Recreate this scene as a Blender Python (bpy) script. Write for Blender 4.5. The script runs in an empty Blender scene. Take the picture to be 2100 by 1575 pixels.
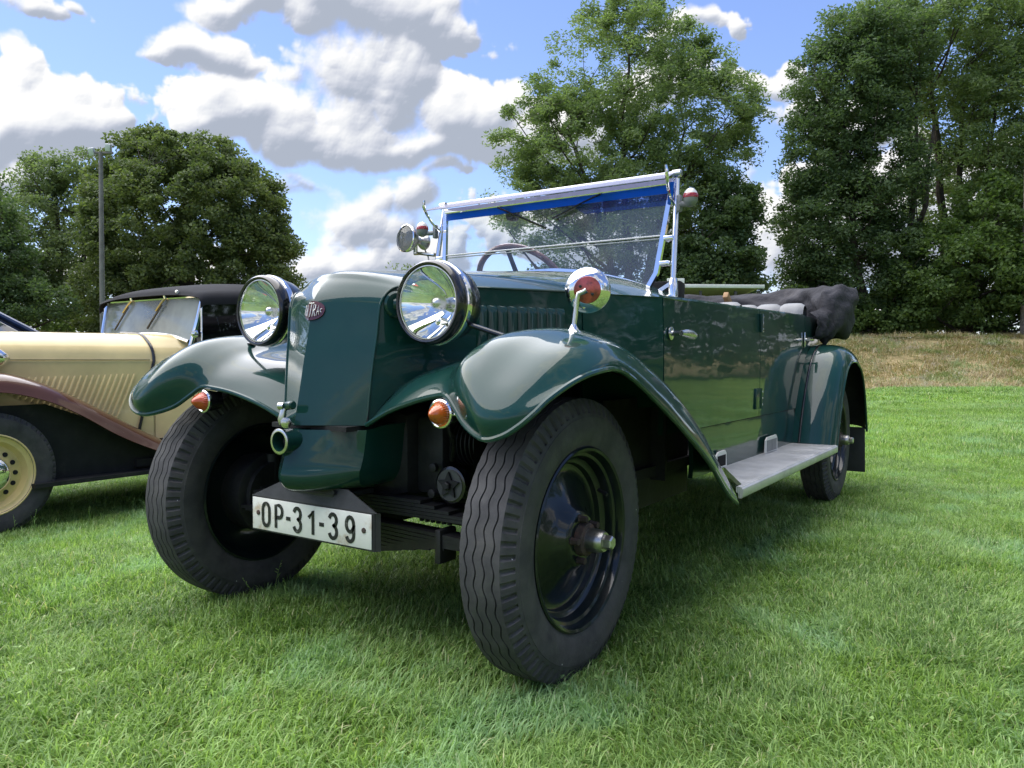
import bpy, bmesh, math, random
import numpy as np
from mathutils import Vector, Matrix
R = math.radians
random.seed(7); RNG = np.random.default_rng(7)
SC = bpy.context.scene
COL = SC.collection

# ------------------------------------------------------------------ camera
cam_d = bpy.data.cameras.new('camera'); cam = bpy.data.objects.new('camera', cam_d); COL.objects.link(cam)
SC.camera = cam
CAM = Vector((1.4899, -1.4686, 0.7458))
_yaw, _pit, _rol = -0.5904, -0.0321, 0.0024
_fw = Vector((math.sin(_yaw)*math.cos(_pit), math.cos(_yaw)*math.cos(_pit), math.sin(_pit)))
_rt = Vector((math.cos(_yaw), -math.sin(_yaw), 0)); _up = _rt.cross(_fw)
_r2 = _rt*math.cos(_rol)+_up*math.sin(_rol); _u2 = -_rt*math.sin(_rol)+_up*math.cos(_rol)
_m = Matrix((_r2, _u2, -_fw)).transposed().to_4x4(); _m.translation = CAM
cam.matrix_world = _m
cam_d.sensor_width = 36; cam_d.lens = 1580.76/2100*36; cam_d.clip_start = 0.02; cam_d.clip_end = 2000

# ------------------------------------------------------------------ sun, exposure
SUN_EL, SUN_AZ = R(66), R(-101)        # azimuth measured from +Y towards +X
SUN = Vector((math.sin(SUN_AZ)*math.cos(SUN_EL), math.cos(SUN_AZ)*math.cos(SUN_EL), math.sin(SUN_EL)))
sun_d = bpy.data.lights.new('sun', 'SUN'); sun = bpy.data.objects.new('sun', sun_d); COL.objects.link(sun)
sun_d.energy = 3.1; sun_d.angle = R(92); sun_d.color = (1, 0.965, 0.91)
sun.rotation_euler = SUN.to_track_quat('Z', 'Y').to_euler(); sun.location = (-10, 5, 20)
SC.view_settings.view_transform = 'Standard'; SC.view_settings.look = 'None'
SC.view_settings.exposure = 1.15; SC.view_settings.gamma = 1
SC.view_settings.use_curve_mapping = False
SC.render.engine = 'CYCLES'
SC.cycles.max_bounces = 8; SC.cycles.transparent_max_bounces = 16; SC.cycles.caustics_reflective = False; SC.cycles.caustics_refractive = False
SC.cycles.use_denoising = True

# ------------------------------------------------------------------ node helpers
class N:
    """tiny node-tree writer"""
    def __init__(s, tree): s.t = tree; s.n = tree.nodes; s.l = tree.links
    def add(s, typ, **kw):
        n = s.n.new(typ)
        for k, v in kw.items(): setattr(n, k, v)
        return n
    def put(s, sock, v):
        if isinstance(v, bpy.types.NodeSocket): s.l.new(v, sock)
        elif v is not None: sock.default_value = v
    def math(s, op, a, b=None, c=None, clamp=False):
        n = s.add('ShaderNodeMath', operation=op, use_clamp=clamp)
        for i, v in enumerate((a, b, c)):
            if v is not None: s.put(n.inputs[i], v)
        return n.outputs[0]
    def vmath(s, op, a, b=None, out=0, sc=None):
        n = s.add('ShaderNodeVectorMath', operation=op)
        s.put(n.inputs[0], a)
        if b is not None: s.put(n.inputs[1], b)
        if sc is not None: s.put(n.inputs['Scale'], sc)
        return n.outputs[out]
    def range(s, v, a, b, c=0.0, d=1.0, interp='SMOOTHSTEP'):
        n = s.add('ShaderNodeMapRange', interpolation_type=interp)
        s.put(n.inputs['Value'], v)
        for k, x in zip(('From Min', 'From Max', 'To Min', 'To Max'), (a, b, c, d)): s.put(n.inputs[k], x)
        return n.outputs[0]
    def mix(s, f, a, b, blend='MIX'):
        n = s.add('ShaderNodeMix', data_type='RGBA', blend_type=blend)
        s.put(n.inputs[0], f); s.put(n.inputs[6], a); s.put(n.inputs[7], b)
        return n.outputs[2]
    def fmix(s, f, a, b):
        n = s.add('ShaderNodeMix', data_type='FLOAT'); s.put(n.inputs[0], f); s.put(n.inputs[2], a); s.put(n.inputs[3], b)
        return n.outputs[0]
    def noise(s, vec, scale, detail=4, rough=0.5, dist=0.0, out=0, dims='3D'):
        n = s.add('ShaderNodeTexNoise', noise_dimensions=dims)
        if vec is not None: s.put(n.inputs['Vector'], vec)
        s.put(n.inputs['Scale'], scale); s.put(n.inputs['Detail'], detail); s.put(n.inputs['Roughness'], rough); s.put(n.inputs['Distortion'], dist)
        return n.outputs[out]
    def ramp(s, f, stops):
        n = s.add('ShaderNodeValToRGB'); e = n.color_ramp.elements
        while len(e) < len(stops): e.new(0.5)
        for q, (p, c) in zip(e, stops): q.position = p; q.color = c if len(c) == 4 else (*c, 1)
        s.put(n.inputs[0], f); return n.outputs[0]
    def bump(s, h, strength, dist=0.01, normal=None):
        n = s.add('ShaderNodeBump'); s.put(n.inputs['Strength'], strength); s.put(n.inputs['Distance'], dist); s.put(n.inputs['Height'], h)
        if normal is not None: s.put(n.inputs['Normal'], normal)
        return n.outputs[0]

def rgb(*c): return (*c, 1.0)

# ------------------------------------------------------------------ sky with cumulus clouds
def pix_dir(u, v):                      # direction (azimuth, elevation) seen at a photograph pixel, used once to place the clouds of that day
    d = _fw + _r2*((u-1050)/1580.76) + _u2*((787.5-v)/1580.76); d.normalize()
    return math.atan2(d.x, d.y), math.asin(d.z)
# u, v, half width, half height, weight
CLOUDS = [(100, 235, 165, 85, 1.0), (20, 150, 70, 75, .7), (-140, 260, 170, 120, .9), (10, 345, 120, 55, .6),
          (640, 250, 330, 100, 1.1), (800, 170, 190, 105, 1.1), (560, 215, 150, 62, .95), (960, 225, 190, 115, 1.1), (740, 305, 330, 55, .95),
          (1020, 290, 150, 90, .95), (440, 195, 45, 40, .8),
          (420, 92, 130, 48, .8), (520, 120, 60, 26, .55), (740, -5, 230, 95, 1.15), (880, 50, 110, 75, .8), (470, 5, 100, 40, .6),
          (720, 470, 190, 95, 1.0), (780, 425, 120, 70, .95), (640, 560, 230, 70, .9), (600, 385, 130, 40, .55), (840, 540, 170, 70, .8),
          (1065, 80, 100, 48, .42), (930, 368, 90, 24, .5), (1500, 78, 120, 40, .5), (1150, 250, 130, 90, .85), (1570, 180, 90, 34, .42),
          (80, 22, 80, 32, .42), (200, 12, 50, 20, .38), (1250, 480, 280, 110, .8), (1620, 470, 170, 150, .85), (1900, 430, 280, 140, .8), (1030, 500, 100, 50, .5),
          (1380, 200, 140, 60, .5), (1760, 230, 170, 80, .5), (300, 560, 340, 75, .75), (1000, 640, 700, 60, .6), (1850, 600, 300, 60, .6)]
SKY_W, SKY_H, EL0, EL1 = 5120, 1392, R(-8), R(90)
def vnoise(P, seed):
    """smooth 3D value noise in 0..1 on an (n, 3) array"""
    r = np.random.default_rng(seed).random((32, 32, 32)).astype(np.float32)
    i = np.floor(P).astype(np.int32); f = (P-i).astype(np.float32); f = f*f*f*(f*(f*6-15)+10); i &= 31; j = (i+1) & 31
    x0, y0, z0 = i[:, 0], i[:, 1], i[:, 2]; x1, y1, z1 = j[:, 0], j[:, 1], j[:, 2]; fx, fy, fz = f[:, 0], f[:, 1], f[:, 2]
    a = r[x0, y0, z0]*(1-fx)+r[x1, y0, z0]*fx; b = r[x0, y1, z0]*(1-fx)+r[x1, y1, z0]*fx
    c = r[x0, y0, z1]*(1-fx)+r[x1, y0, z1]*fx; d = r[x0, y1, z1]*(1-fx)+r[x1, y1, z1]*fx
    a += (b-a)*fy; c += (d-c)*fy
    return a+(c-a)*fz
def sky_axes(k):
    az = ((np.arange(SKY_W//k)+.5)*k/SKY_W*2*np.pi-np.pi).astype(np.float32); el = (EL0+(np.arange(SKY_H//k)+.5)*k/SKY_H*(EL1-EL0)).astype(np.float32); return az, el
def cloud_field():
    az, el = sky_axes(1); A, E = np.meshgrid(az, el); sh = A.shape
    dirs = {}
    def dgrid(k):
        if k not in dirs:
            a, e = sky_axes(k); a, e = np.meshgrid(a, e); dirs[k] = np.stack([np.sin(a)*np.cos(e), np.cos(a)*np.cos(e), np.sin(e)], -1)
        return dirs[k]
    def up(a, k):
        if k == 1: return a
        y = (np.arange(sh[0])+.5)/k-.5; x = (np.arange(sh[1])+.5)/k-.5
        y0 = np.floor(y).astype(int); fy = (y-y0).astype(np.float32)[:, None]; x0 = np.floor(x).astype(int); fx = (x-x0).astype(np.float32)[None]
        H, W = a.shape; ya = np.clip(y0, 0, H-1); yb = np.clip(y0+1, 0, H-1); xa = x0 % W; xb = (x0+1) % W
        r = a[ya]*(1-fy)+a[yb]*fy; return r[:, xa]*(1-fx)+r[:, xb]*fx
    c0 = int((_yaw+np.pi)/(2*np.pi)*SKY_W); hw = int(SKY_W*.145); nr = int((R(36)-EL0)/(EL1-EL0)*SKY_H)
    def vn(s, seed, zs=1.0):
        k = 8 if s < 8 else 4 if s < 20 else 2 if s < 42 else 1
        if k > 1:
            d = dgrid(k); return up(vnoise((d*np.array([1, 1, zs], np.float32)).reshape(-1, 3)*s+seed*3.7, seed).reshape(d.shape[:2]), k)
        o = np.full(sh, .5, np.float32); a = az[c0-hw:c0+hw]; a, e = np.meshgrid(a, el[:nr]); d = np.stack([np.sin(a)*np.cos(e), np.cos(a)*np.cos(e), np.sin(e)], -1)
        o[:nr, c0-hw:c0+hw] = vnoise(d.reshape(-1, 3)*s+seed*3.7, seed).reshape(a.shape); return o
    wa = (vn(7, 1)-.5)*.070+(vn(18, 3)-.5)*.035+(vn(41, 5)-.5)*.016
    we = (vn(7, 2)-.5)*.050+(vn(18, 4)-.5)*.030+(vn(41, 6)-.5)*.014
    wd = A+wa; we_ = E+we
    tot = np.full(sh, -.3, np.float32)
    for (u, v, a, b, wt) in CLOUDS:
        ca, ce = pix_dir(u, v); ra, rb = a/1580.76/math.cos(ce), b/1580.76
        s = (np.abs(az-ca) < ra*1.8+.12); e = (np.abs(el-ce) < rb*1.8+.12)
        if not s.any() or not e.any(): continue
        sl = np.ix_(e, s)
        vv = (we_[sl]-ce)/rb; vv = np.where(vv < 0, vv*1.25, vv)          # flatter bases
        r = np.sqrt(((wd[sl]-ca)/ra)**2+vv**2)
        f = wt*(1.15-r**1.35)
        k = .12; h = np.clip(.5+.5*(tot[sl]-f)/k, 0, 1)
        tot[sl] = f+(tot[sl]-f)*h+k*h*(1-h)
    tot = np.clip(tot, -.45, 1.0)
    # the same kind of cumulus all round the rest of the sky
    ca, ce = pix_dir(1000, 330)
    dist = np.sqrt(((A-ca)*1.3)**2+((E-ce)*1.9)**2); away = np.clip((dist-.92)/.3, 0, 1); away = away*away*(3-2*away)
    low = np.clip((vn(2.6, 11, 1.8)*.65+vn(6.5, 12, 1.8)*.35-.47)*4.2+wa*3, -.5, 1.0)
    tot = tot*(1-away)+low*away
    bil = np.zeros(sh, np.float32); amp = 1.0; sc = 13.0; S = 0
    for k in range(6):
        bil += amp*np.abs(vn(sc, 20+k)*2-1); S += amp; amp *= .60; sc *= 1.9
    bil = bil/S
    fb = np.zeros(sh, np.float32); amp = .5; sc = 9.0
    for k in range(6):
        fb += amp*(vn(sc, 30+k)-.5); amp *= .56; sc *= 2.1
    W = np.clip((vn(5.0, 51)*.6+vn(13, 52)*.4-.42)*4, 0, 1)           # where edges fray into wisps
    return A, E, tot-.17+(bil-.40)*1.10+fb*(.55+.5*W), W
def blur(a, r):
    """box blur, wrapping in azimuth"""
    for ax in (0, 1):
        p = np.concatenate([a[:, -r:], a, a[:, :r]], 1) if ax == 1 else np.concatenate([np.repeat(a[:1], r, 0), a, np.repeat(a[-1:], r, 0)], 0)
        c = np.cumsum(p, axis=ax, dtype=np.float64); z = np.zeros_like(np.take(c, [0], ax)); c = np.concatenate([z, c], ax); k = 2*r+1
        a = ((c[:, k:]-c[:, :-k]) if ax == 1 else (c[k:]-c[:-k]))/k
    return a.astype(np.float32)
def cloud_image():
    A, E, D, W = cloud_field()
    px = SKY_W/(2*np.pi); py = SKY_H/(EL1-EL0)
    thick = np.clip(D, 0, .8)
    # light lost on the way to the sun (up and to the sun's side)
    acc = np.zeros_like(D); last = 0.0
    for st in (.006, .013, .022, .034, .050, .070, .095, .125):
        sx = int(round(-st*.5*px)); sy = max(1, int(round(st*.87*py)))
        sh_ = np.roll(thick, -sx, axis=1); sh2 = np.zeros_like(sh_); sh2[:-sy] = sh_[sy:]
        acc += sh2*(st-last); last = st
    trans = .4*np.exp(-acc*22)+.6*np.exp(-acc*7.5)
    def slope(h, k):
        gx = (np.roll(h, -k, 1)-np.roll(h, k, 1))/(2*k)*px; gy = np.zeros_like(h); gy[k:-k] = (h[2*k:]-h[:-2*k])/(2*k)*py
        return gx*.5-gy*.87
    h1 = np.sqrt(np.clip(D+.03, 0, None)); h2 = blur(h1, 5); h3 = blur(h2, 16)
    rel = np.clip(slope(h3, 4)*.030, -.30, .34)+np.clip(slope(h2, 2)*.017, -.28, .30)+np.clip(slope(h1, 1)*.0065, -.18, .18)
    rim = np.exp(-np.clip(D, 0, None)*6.0)
    big = blur(thick, 40); glow = np.clip(1-big*1.6, 0, 1)                # thin, sunlit parts scatter more light into their shaded sides
    lit = np.clip(.0+.74*trans+rel*1.5+.12*rim+.08*glow, 0, 1.1)
    lit = lit*.7+blur(lit, 3)*.3
    wd = .13+.36*W; al = np.clip((D+.05)/wd, 0, 1); al = al*al*(3-2*al)
    stops = np.array([0, .25, .5, .75, 1.0, 1.1]); cr_ = [.44, .56, .71, .87, 1.0, 1.06]; cg_ = [.49, .60, .74, .89, 1.0, 1.05]; cb_ = [.59, .70, .82, .93, 1.01, 1.05]
    return np.stack([np.interp(lit, stops, c) for c in (cr_, cg_, cb_)]+[al], -1).astype(np.float32)
def make_world():
    w = bpy.data.worlds.new('World'); SC.world = w; w.use_nodes = True
    t = w.node_tree; t.nodes.clear(); n = N(t)
    img = bpy.data.images.new('cumulus', SKY_W, SKY_H, alpha=True, float_buffer=True); img.colorspace_settings.name = 'Non-Color'; img.alpha_mode = 'CHANNEL_PACKED'
    img.pixels.foreach_set(cloud_image().ravel()); img.update(); img.pack()
    d = n.vmath('NORMALIZE', n.add('ShaderNodeTexCoord').outputs['Generated'])
    s = n.add('ShaderNodeSeparateXYZ'); n.put(s.inputs[0], d)
    az = n.math('MULTIPLY_ADD', n.math('ARCTAN2', s.outputs[0], s.outputs[1]), 1/(2*math.pi), .5)
    el = n.math('DIVIDE', n.math('SUBTRACT', n.math('ARCSINE', s.outputs[2]), EL0), EL1-EL0)
    c = n.add('ShaderNodeCombineXYZ'); n.put(c.inputs[0], az); n.put(c.inputs[1], el)
    tx = n.add('ShaderNodeTexImage', image=img, extension='EXTEND', interpolation='Linear'); n.put(tx.inputs[0], c.outputs[0])
    sky = n.add('ShaderNodeTexSky', sky_type='NISHITA', sun_disc=False, sun_elevation=SUN_EL, sun_rotation=SUN_AZ, air_density=1.0, dust_density=.6, ozone_density=1.6)
    bg1 = n.add('ShaderNodeBackground'); n.put(bg1.inputs[0], n.mix(1.0, sky.outputs[0], (.94, .95, 1.16, 1), 'MULTIPLY')); n.put(bg1.inputs[1], .090)
    bg2 = n.add('ShaderNodeBackground'); n.put(bg2.inputs[0], tx.outputs[0]); n.put(bg2.inputs[1], .45)
    mx = n.add('ShaderNodeMixShader'); n.put(mx.inputs[0], tx.outputs[1])
    n.l.new(bg1.outputs[0], mx.inputs[1]); n.l.new(bg2.outputs[0], mx.inputs[2])
    o = n.add('ShaderNodeOutputWorld'); n.l.new(mx.outputs[0], o.inputs[0])
    w.cycles.sampling_method = 'MANUAL'; w.cycles.sample_map_resolution = 1024
make_world()

# ------------------------------------------------------------------ materials
MATS = {}
def new_mat(name):
    m = bpy.data.materials.new(name); m.use_nodes = True; m.node_tree.nodes.clear(); MATS[name] = m
    n = N(m.node_tree); out = n.add('ShaderNodeOutputMaterial'); return m, n, out
def pbr(name, col, rough=.5, metal=0.0, coat=0.0, var=0.0, vscale=8.0, bump=0.0, bscale=60.0, spec=.5, dirt=None, rvar=0.0, bdist=.004, coat_rough=.04, trans=0.0, ior=1.45, emit=None, rnd=0.0):
    m, n, out = new_mat(name)
    p = n.add('ShaderNodeBsdfPrincipled'); n.l.new(p.outputs[0], out.inputs[0])
    tc = n.add('ShaderNodeTexCoord'); v = tc.outputs['Object']
    c = rgb(*col)
    if var or rnd:
        c2 = c
        if var:
            nz = n.noise(v, vscale, 5, .6)
            c2 = n.mix(n.range(nz, .3, .7), rgb(*[x*(1-var) for x in col]), rgb(*[min(1, x*(1+var)) for x in col]))
        if rnd:
            ge = n.add('ShaderNodeNewGeometry'); k = n.range(ge.outputs['Random Per Island'], 0, 1, 1-rnd, 1+rnd, 'LINEAR')
            cx = n.add('ShaderNodeCombineXYZ')
            for i in range(3): n.put(cx.inputs[i], k)
            c2 = n.mix(1.0, c2, cx.outputs[0], 'MULTIPLY')
        c = c2
    if dirt:
        dcol, amt, dsc = dirt
        c = n.mix(n.math('MULTIPLY', n.range(n.noise(v, dsc, 6, .65), .52, .74), amt), c, rgb(*dcol))
    n.put(p.inputs['Base Color'], c)
    if rvar: n.put(p.inputs['Roughness'], n.range(n.noise(v, vscale*1.7, 5, .6), .3, .7, max(.01, rough-rvar), rough+rvar))
    else: n.put(p.inputs['Roughness'], rough)
    n.put(p.inputs['Metallic'], metal); n.put(p.inputs['Coat Weight'], coat); n.put(p.inputs['Coat Roughness'], coat_rough)
    n.put(p.inputs['Specular IOR Level'], spec); n.put(p.inputs['Transmission Weight'], trans); n.put(p.inputs['IOR'], ior)
    if bump: 
        b = n.bump(n.noise(v, bscale, 4, .6), bump, bdist); n.put(p.inputs['Normal'], b); 
    if emit: n.put(p.inputs['Emission Color'], rgb(*emit)); n.put(p.inputs['Emission Strength'], 1.0)
    return m
def paint(name, col, chips=(.25, .3, .3), amt=.25, flake=.0):
    """gloss enamel: slow panel waviness, faint dust, a few stone chips"""
    m, n, out = new_mat(name)
    p = n.add('ShaderNodeBsdfPrincipled'); n.l.new(p.outputs[0], out.inputs[0])
    v = n.add('ShaderNodeTexCoord').outputs['Object']
    c = n.mix(n.range(n.noise(v, 3.0, 4, .6), .3, .7), rgb(*[x*.88 for x in col]), rgb(*[x*1.1 for x in col]))
    chip = n.math('MULTIPLY', n.range(n.noise(v, 55.0, 3, .6), .745, .765), n.range(n.noise(v, 4.0, 2, .5), .45, .6))
    dust = n.math('MULTIPLY', n.range(n.noise(v, 9.0, 7, .7), .42, .8), amt*.10)
    c = n.mix(dust, c, rgb(.22, .22, .2)); c = n.mix(chip, c, rgb(*chips))
    n.put(p.inputs['Base Color'], c)
    n.put(p.inputs['Roughness'], .3); n.put(p.inputs['Specular IOR Level'], .07); n.put(p.inputs['Coat Weight'], 1.0)
    n.put(p.inputs['Coat Roughness'], n.range(n.noise(v, 14.0, 6, .7), .4, .8, .02, .08)); n.put(p.inputs['Coat IOR'], 1.41)
    hb = n.math('ADD', n.math('MULTIPLY', n.noise(v, 4.5, 2, .5), 1.0), n.math('MULTIPLY', n.noise(v, 240.0, 2, .5), .006))
    b = n.bump(hb, .20, .009); n.put(p.inputs['Normal'], b); n.put(p.inputs['Coat Normal'], b)
    return m
def glass_thin(name, tint=(.93, .96, .96), gloss=.12, rough=0.02, haze=0.06, hazecol=(.75, .78, .8), hscale=3.0):
    m, n, out = new_mat(name)
    tr = n.add('ShaderNodeBsdfTransparent'); n.put(tr.inputs[0], rgb(*tint))
    gl = n.add('ShaderNodeBsdfGlossy'); n.put(gl.inputs['Roughness'], rough)
    lw = n.add('ShaderNodeLayerWeight'); n.put(lw.inputs[0], .5)
    f = n.math('ADD', n.math('MULTIPLY', n.math('POWER', lw.outputs['Facing'], 4.0), .8), .045+gloss*.3, clamp=True)
    m1 = n.add('ShaderNodeMixShader'); n.put(m1.inputs[0], f); n.l.new(tr.outputs[0], m1.inputs[1]); n.l.new(gl.outputs[0], m1.inputs[2])
    df = n.add('ShaderNodeBsdfDiffuse'); n.put(df.inputs[0], rgb(*hazecol)); tl = n.add('ShaderNodeBsdfTranslucent'); n.put(tl.inputs[0], rgb(*hazecol))
    ad = n.add('ShaderNodeMixShader'); n.put(ad.inputs[0], .6); n.l.new(df.outputs[0], ad.inputs[1]); n.l.new(tl.outputs[0], ad.inputs[2])
    v = n.add('ShaderNodeTexCoord').outputs['Object']
    h = n.math('MULTIPLY', n.range(n.noise(v, hscale, 6, .65), .35, .75), haze)
    m2 = n.add('ShaderNodeMixShader'); n.put(m2.inputs[0], h); n.l.new(m1.outputs[0], m2.inputs[1]); n.l.new(ad.outputs[0], m2.inputs[2])
    n.l.new(m2.outputs[0], out.inputs[0]); return m
def leafmat(name, dark, light, trans=.35, rough=.55, patch=.6):
    m, n, out = new_mat(name)
    ge = n.add('ShaderNodeNewGeometry'); rnd = ge.outputs['Random Per Island']
    nz = n.noise(ge.outputs['Position'], patch, 3, .6)
    f = n.math('ADD', n.math('MULTIPLY', rnd, .6), n.math('MULTIPLY', n.range(nz, .3, .7), .4))
    c = n.mix(f, rgb(*dark), rgb(*light))
    p = n.add('ShaderNodeBsdfPrincipled'); n.put(p.inputs['Base Color'], c); n.put(p.inputs['Roughness'], rough); n.put(p.inputs['Specular IOR Level'], .35)
    tl = n.add('ShaderNodeBsdfTranslucent'); n.put(tl.inputs[0], n.mix(1.0, c, rgb(1.25, 1.35, .7), 'MULTIPLY'))
    mx = n.add('ShaderNodeMixShader'); n.put(mx.inputs[0], trans); n.l.new(p.outputs[0], mx.inputs[1]); n.l.new(tl.outputs[0], mx.inputs[2])
    n.l.new(mx.outputs[0], out.inputs[0]); return m

def trans_plastic(name, col, trans=.6, rough=.25):
    m, n, out = new_mat(name)
    p = n.add('ShaderNodeBsdfPrincipled'); n.put(p.inputs['Base Color'], rgb(*col)); n.put(p.inputs['Roughness'], rough)
    tl = n.add('ShaderNodeBsdfTranslucent'); n.put(tl.inputs[0], rgb(*col))
    mx = n.add('ShaderNodeMixShader'); n.put(mx.inputs[0], trans); n.l.new(p.outputs[0], mx.inputs[1]); n.l.new(tl.outputs[0], mx.inputs[2]); n.l.new(mx.outputs[0], out.inputs[0])
# ------------------------------------------------------------------ mesh helpers
def mesh_from(name, v, f):
    me = bpy.data.meshes.new(name)
    if isinstance(v, np.ndarray) and isinstance(f, np.ndarray):
        k = f.shape[1]
        me.vertices.add(len(v)); me.vertices.foreach_set('co', np.ascontiguousarray(v, dtype=np.float32).ravel())
        me.loops.add(f.size); me.loops.foreach_set('vertex_index', np.ascontiguousarray(f, dtype=np.int32).ravel())
        me.polygons.add(len(f)); me.polygons.foreach_set('loop_start', np.arange(0, f.size, k, dtype=np.int32))
        me.update(calc_edges=True)
    else:
        me.from_pydata([tuple(p) for p in v], [], [tuple(q) for q in f]); me.update()
    return me
def link(name, me, mats=None, parent=None, smooth=True, sharp=35):
    o = bpy.data.objects.new(name, me); COL.objects.link(o)
    if mats is not None:
        for m in (mats if isinstance(mats, (list, tuple)) else [mats]): me.materials.append(MATS[m] if isinstance(m, str) else m)
    if parent is not None: o.parent = parent
    if smooth and len(me.polygons):
        me.polygons.foreach_set('use_smooth', np.ones(len(me.polygons), dtype=bool))
        if sharp:
            try: me.set_sharp_from_angle(angle=R(sharp))
            except Exception: pass
    return o
def empty(name, loc=(0, 0, 0), rz=0.0):
    o = bpy.data.objects.new(name, None); COL.objects.link(o); o.location = loc; o.rotation_euler = (0, 0, rz); o.empty_display_size = .2
    return o
def tag(o, label=None, cat=None, group=None, kind=None):
    if label: o['label'] = label
    if cat: o['category'] = cat
    if group: o['group'] = group
    if kind: o['kind'] = kind
    return o

class MB:
    """collects shapes into one mesh"""
    def __init__(s): s.v = []; s.f = []; s.m = []
    def raw(s, v, f, mi=0):
        k = len(s.v); s.v += [tuple(map(float, p)) for p in v]; s.f += [tuple(int(i)+k for i in q) for q in f]; s.m += [mi]*len(f); return s
    def box(s, c, size, rot=None, mi=0, bev=0.0):
        hx, hy, hz = [x/2 for x in size]
        if bev <= 0:
            v = [Vector((x*hx, y*hy, z*hz)) for x in (-1, 1) for y in (-1, 1) for z in (-1, 1)]
            f = [(0, 1, 3, 2), (4, 6, 7, 5), (0, 4, 5, 1), (2, 3, 7, 6), (0, 2, 6, 4), (1, 5, 7, 3)]
        else:
            bm = bmesh.new(); bmesh.ops.create_cube(bm, size=1.0)
            for q in bm.verts: q.co = Vector((q.co.x*size[0], q.co.y*size[1], q.co.z*size[2]))
            bmesh.ops.bevel(bm, geom=list(bm.edges), offset=min(bev, min(size)*.45), segments=2, profile=.5, affect='EDGES')
            bm.verts.index_update(); v = [q.co.copy() for q in bm.verts]; f = [[a.index for a in q.verts] for q in bm.faces]; bm.free()
        M = rot if rot is not None else Matrix.Identity(3)
        return s.raw([M @ q + Vector(c) for q in v], f, mi)
    def lathe(s, prof, origin=(0, 0, 0), axis=(1, 0, 0), seg=32, mi=0, ref=None, caps=True, a0=0.0, a1=2*math.pi):
        """prof: [(along axis, radius)]"""
        ax = Vector(axis).normalized(); r = Vector(ref) if ref else (Vector((0, 0, 1)) if abs(ax.z) < .9 else Vector((1, 0, 0)))
        e1 = (r - ax*r.dot(ax)).normalized(); e2 = ax.cross(e1); O = Vector(origin)
        full = abs(a1-a0-2*math.pi) < 1e-6; ns = seg if full else seg+1
        v = []; f = []
        for (h, rad) in prof:
            for i in range(ns):
                a = a0+(a1-a0)*i/seg; v.append(O+ax*h+(e1*math.cos(a)+e2*math.sin(a))*rad)
        for j in range(len(prof)-1):
            for i in range(seg):
                i2 = (i+1) % ns; f.append((j*ns+i, j*ns+i2, (j+1)*ns+i2, (j+1)*ns+i))
        if caps and full:
            if prof[0][1] > 1e-5: f.append(tuple(range(ns-1, -1, -1)))
            if prof[-1][1] > 1e-5: f.append(tuple((len(prof)-1)*ns+i for i in range(ns)))
        return s.raw(v, f, mi)
    def tube(s, pts, rad, seg=10, mi=0, caps=True, closed=False):
        """pts: list of points; rad: number or list"""
        P = [Vector(p) for p in pts]; n = len(P); rr = rad if isinstance(rad, (list, tuple)) else [rad]*n
        v = []; f = []; e = None
        for i in range(n):
            if closed: t = P[(i+1) % n]-P[i-1]
            else: t = P[min(i+1, n-1)]-P[max(i-1, 0)]
            t.normalize()
            if e is None:
                e = t.orthogonal().normalized()
            e = (e-t*e.dot(t)).normalized(); g = t.cross(e)
            for k in range(seg):
                a = 2*math.pi*k/seg; v.append(P[i]+(e*math.cos(a)+g*math.sin(a))*rr[i])
        for i in range(n if closed else n-1):
            j = (i+1) % n
            for k in range(seg):
                k2 = (k+1) % seg; f.append((i*seg+k, i*seg+k2, j*seg+k2, j*seg+k))
        if caps and not closed: f.append(tuple(range(seg-1, -1, -1))); f.append(tuple((n-1)*seg+k for k in range(seg)))
        return s.raw(v, f, mi)
    def grid(s, G, mi=0, flip=False):
        """G[row][col] points"""
        G = np.asarray(G, float); a, b = G.shape[:2]
        f = []
        for i in range(a-1):
            for j in range(b-1):
                q = (i*b+j, i*b+j+1, (i+1)*b+j+1, (i+1)*b+j); f.append(q[::-1] if flip else q)
        return s.raw(G.reshape(-1, 3), f, mi)
    def prism(s, poly, off, mi=0):
        """closed outline of 3D points extruded by vector off"""
        n = len(poly); o = Vector(off); v = [Vector(p) for p in poly]; v += [p+o for p in v]
        f = [tuple(range(n-1, -1, -1)), tuple(range(n, 2*n))]+[(i, (i+1) % n, n+(i+1) % n, n+i) for i in range(n)]
        return s.raw(v, f, mi)
    def mirror(s):
        q = MB(); q.v = [(-x, y, z) for x, y, z in s.v]; q.f = [tuple(reversed(f)) for f in s.f]; q.m = list(s.m); return q
    def build(s, name, mats, parent=None, smooth=True, sharp=35, fix=True):
        me = bpy.data.meshes.new(name); me.from_pydata(s.v, [], s.f)
        if any(s.m): me.polygons.foreach_set('material_index', np.array(s.m, dtype=np.int32))
        me.update()
        if fix:
            bm = bmesh.new(); bm.from_mesh(me); bmesh.ops.recalc_face_normals(bm, faces=bm.faces); bm.to_mesh(me); bm.free()
        return link(name, me, mats, parent, smooth, sharp)

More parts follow.
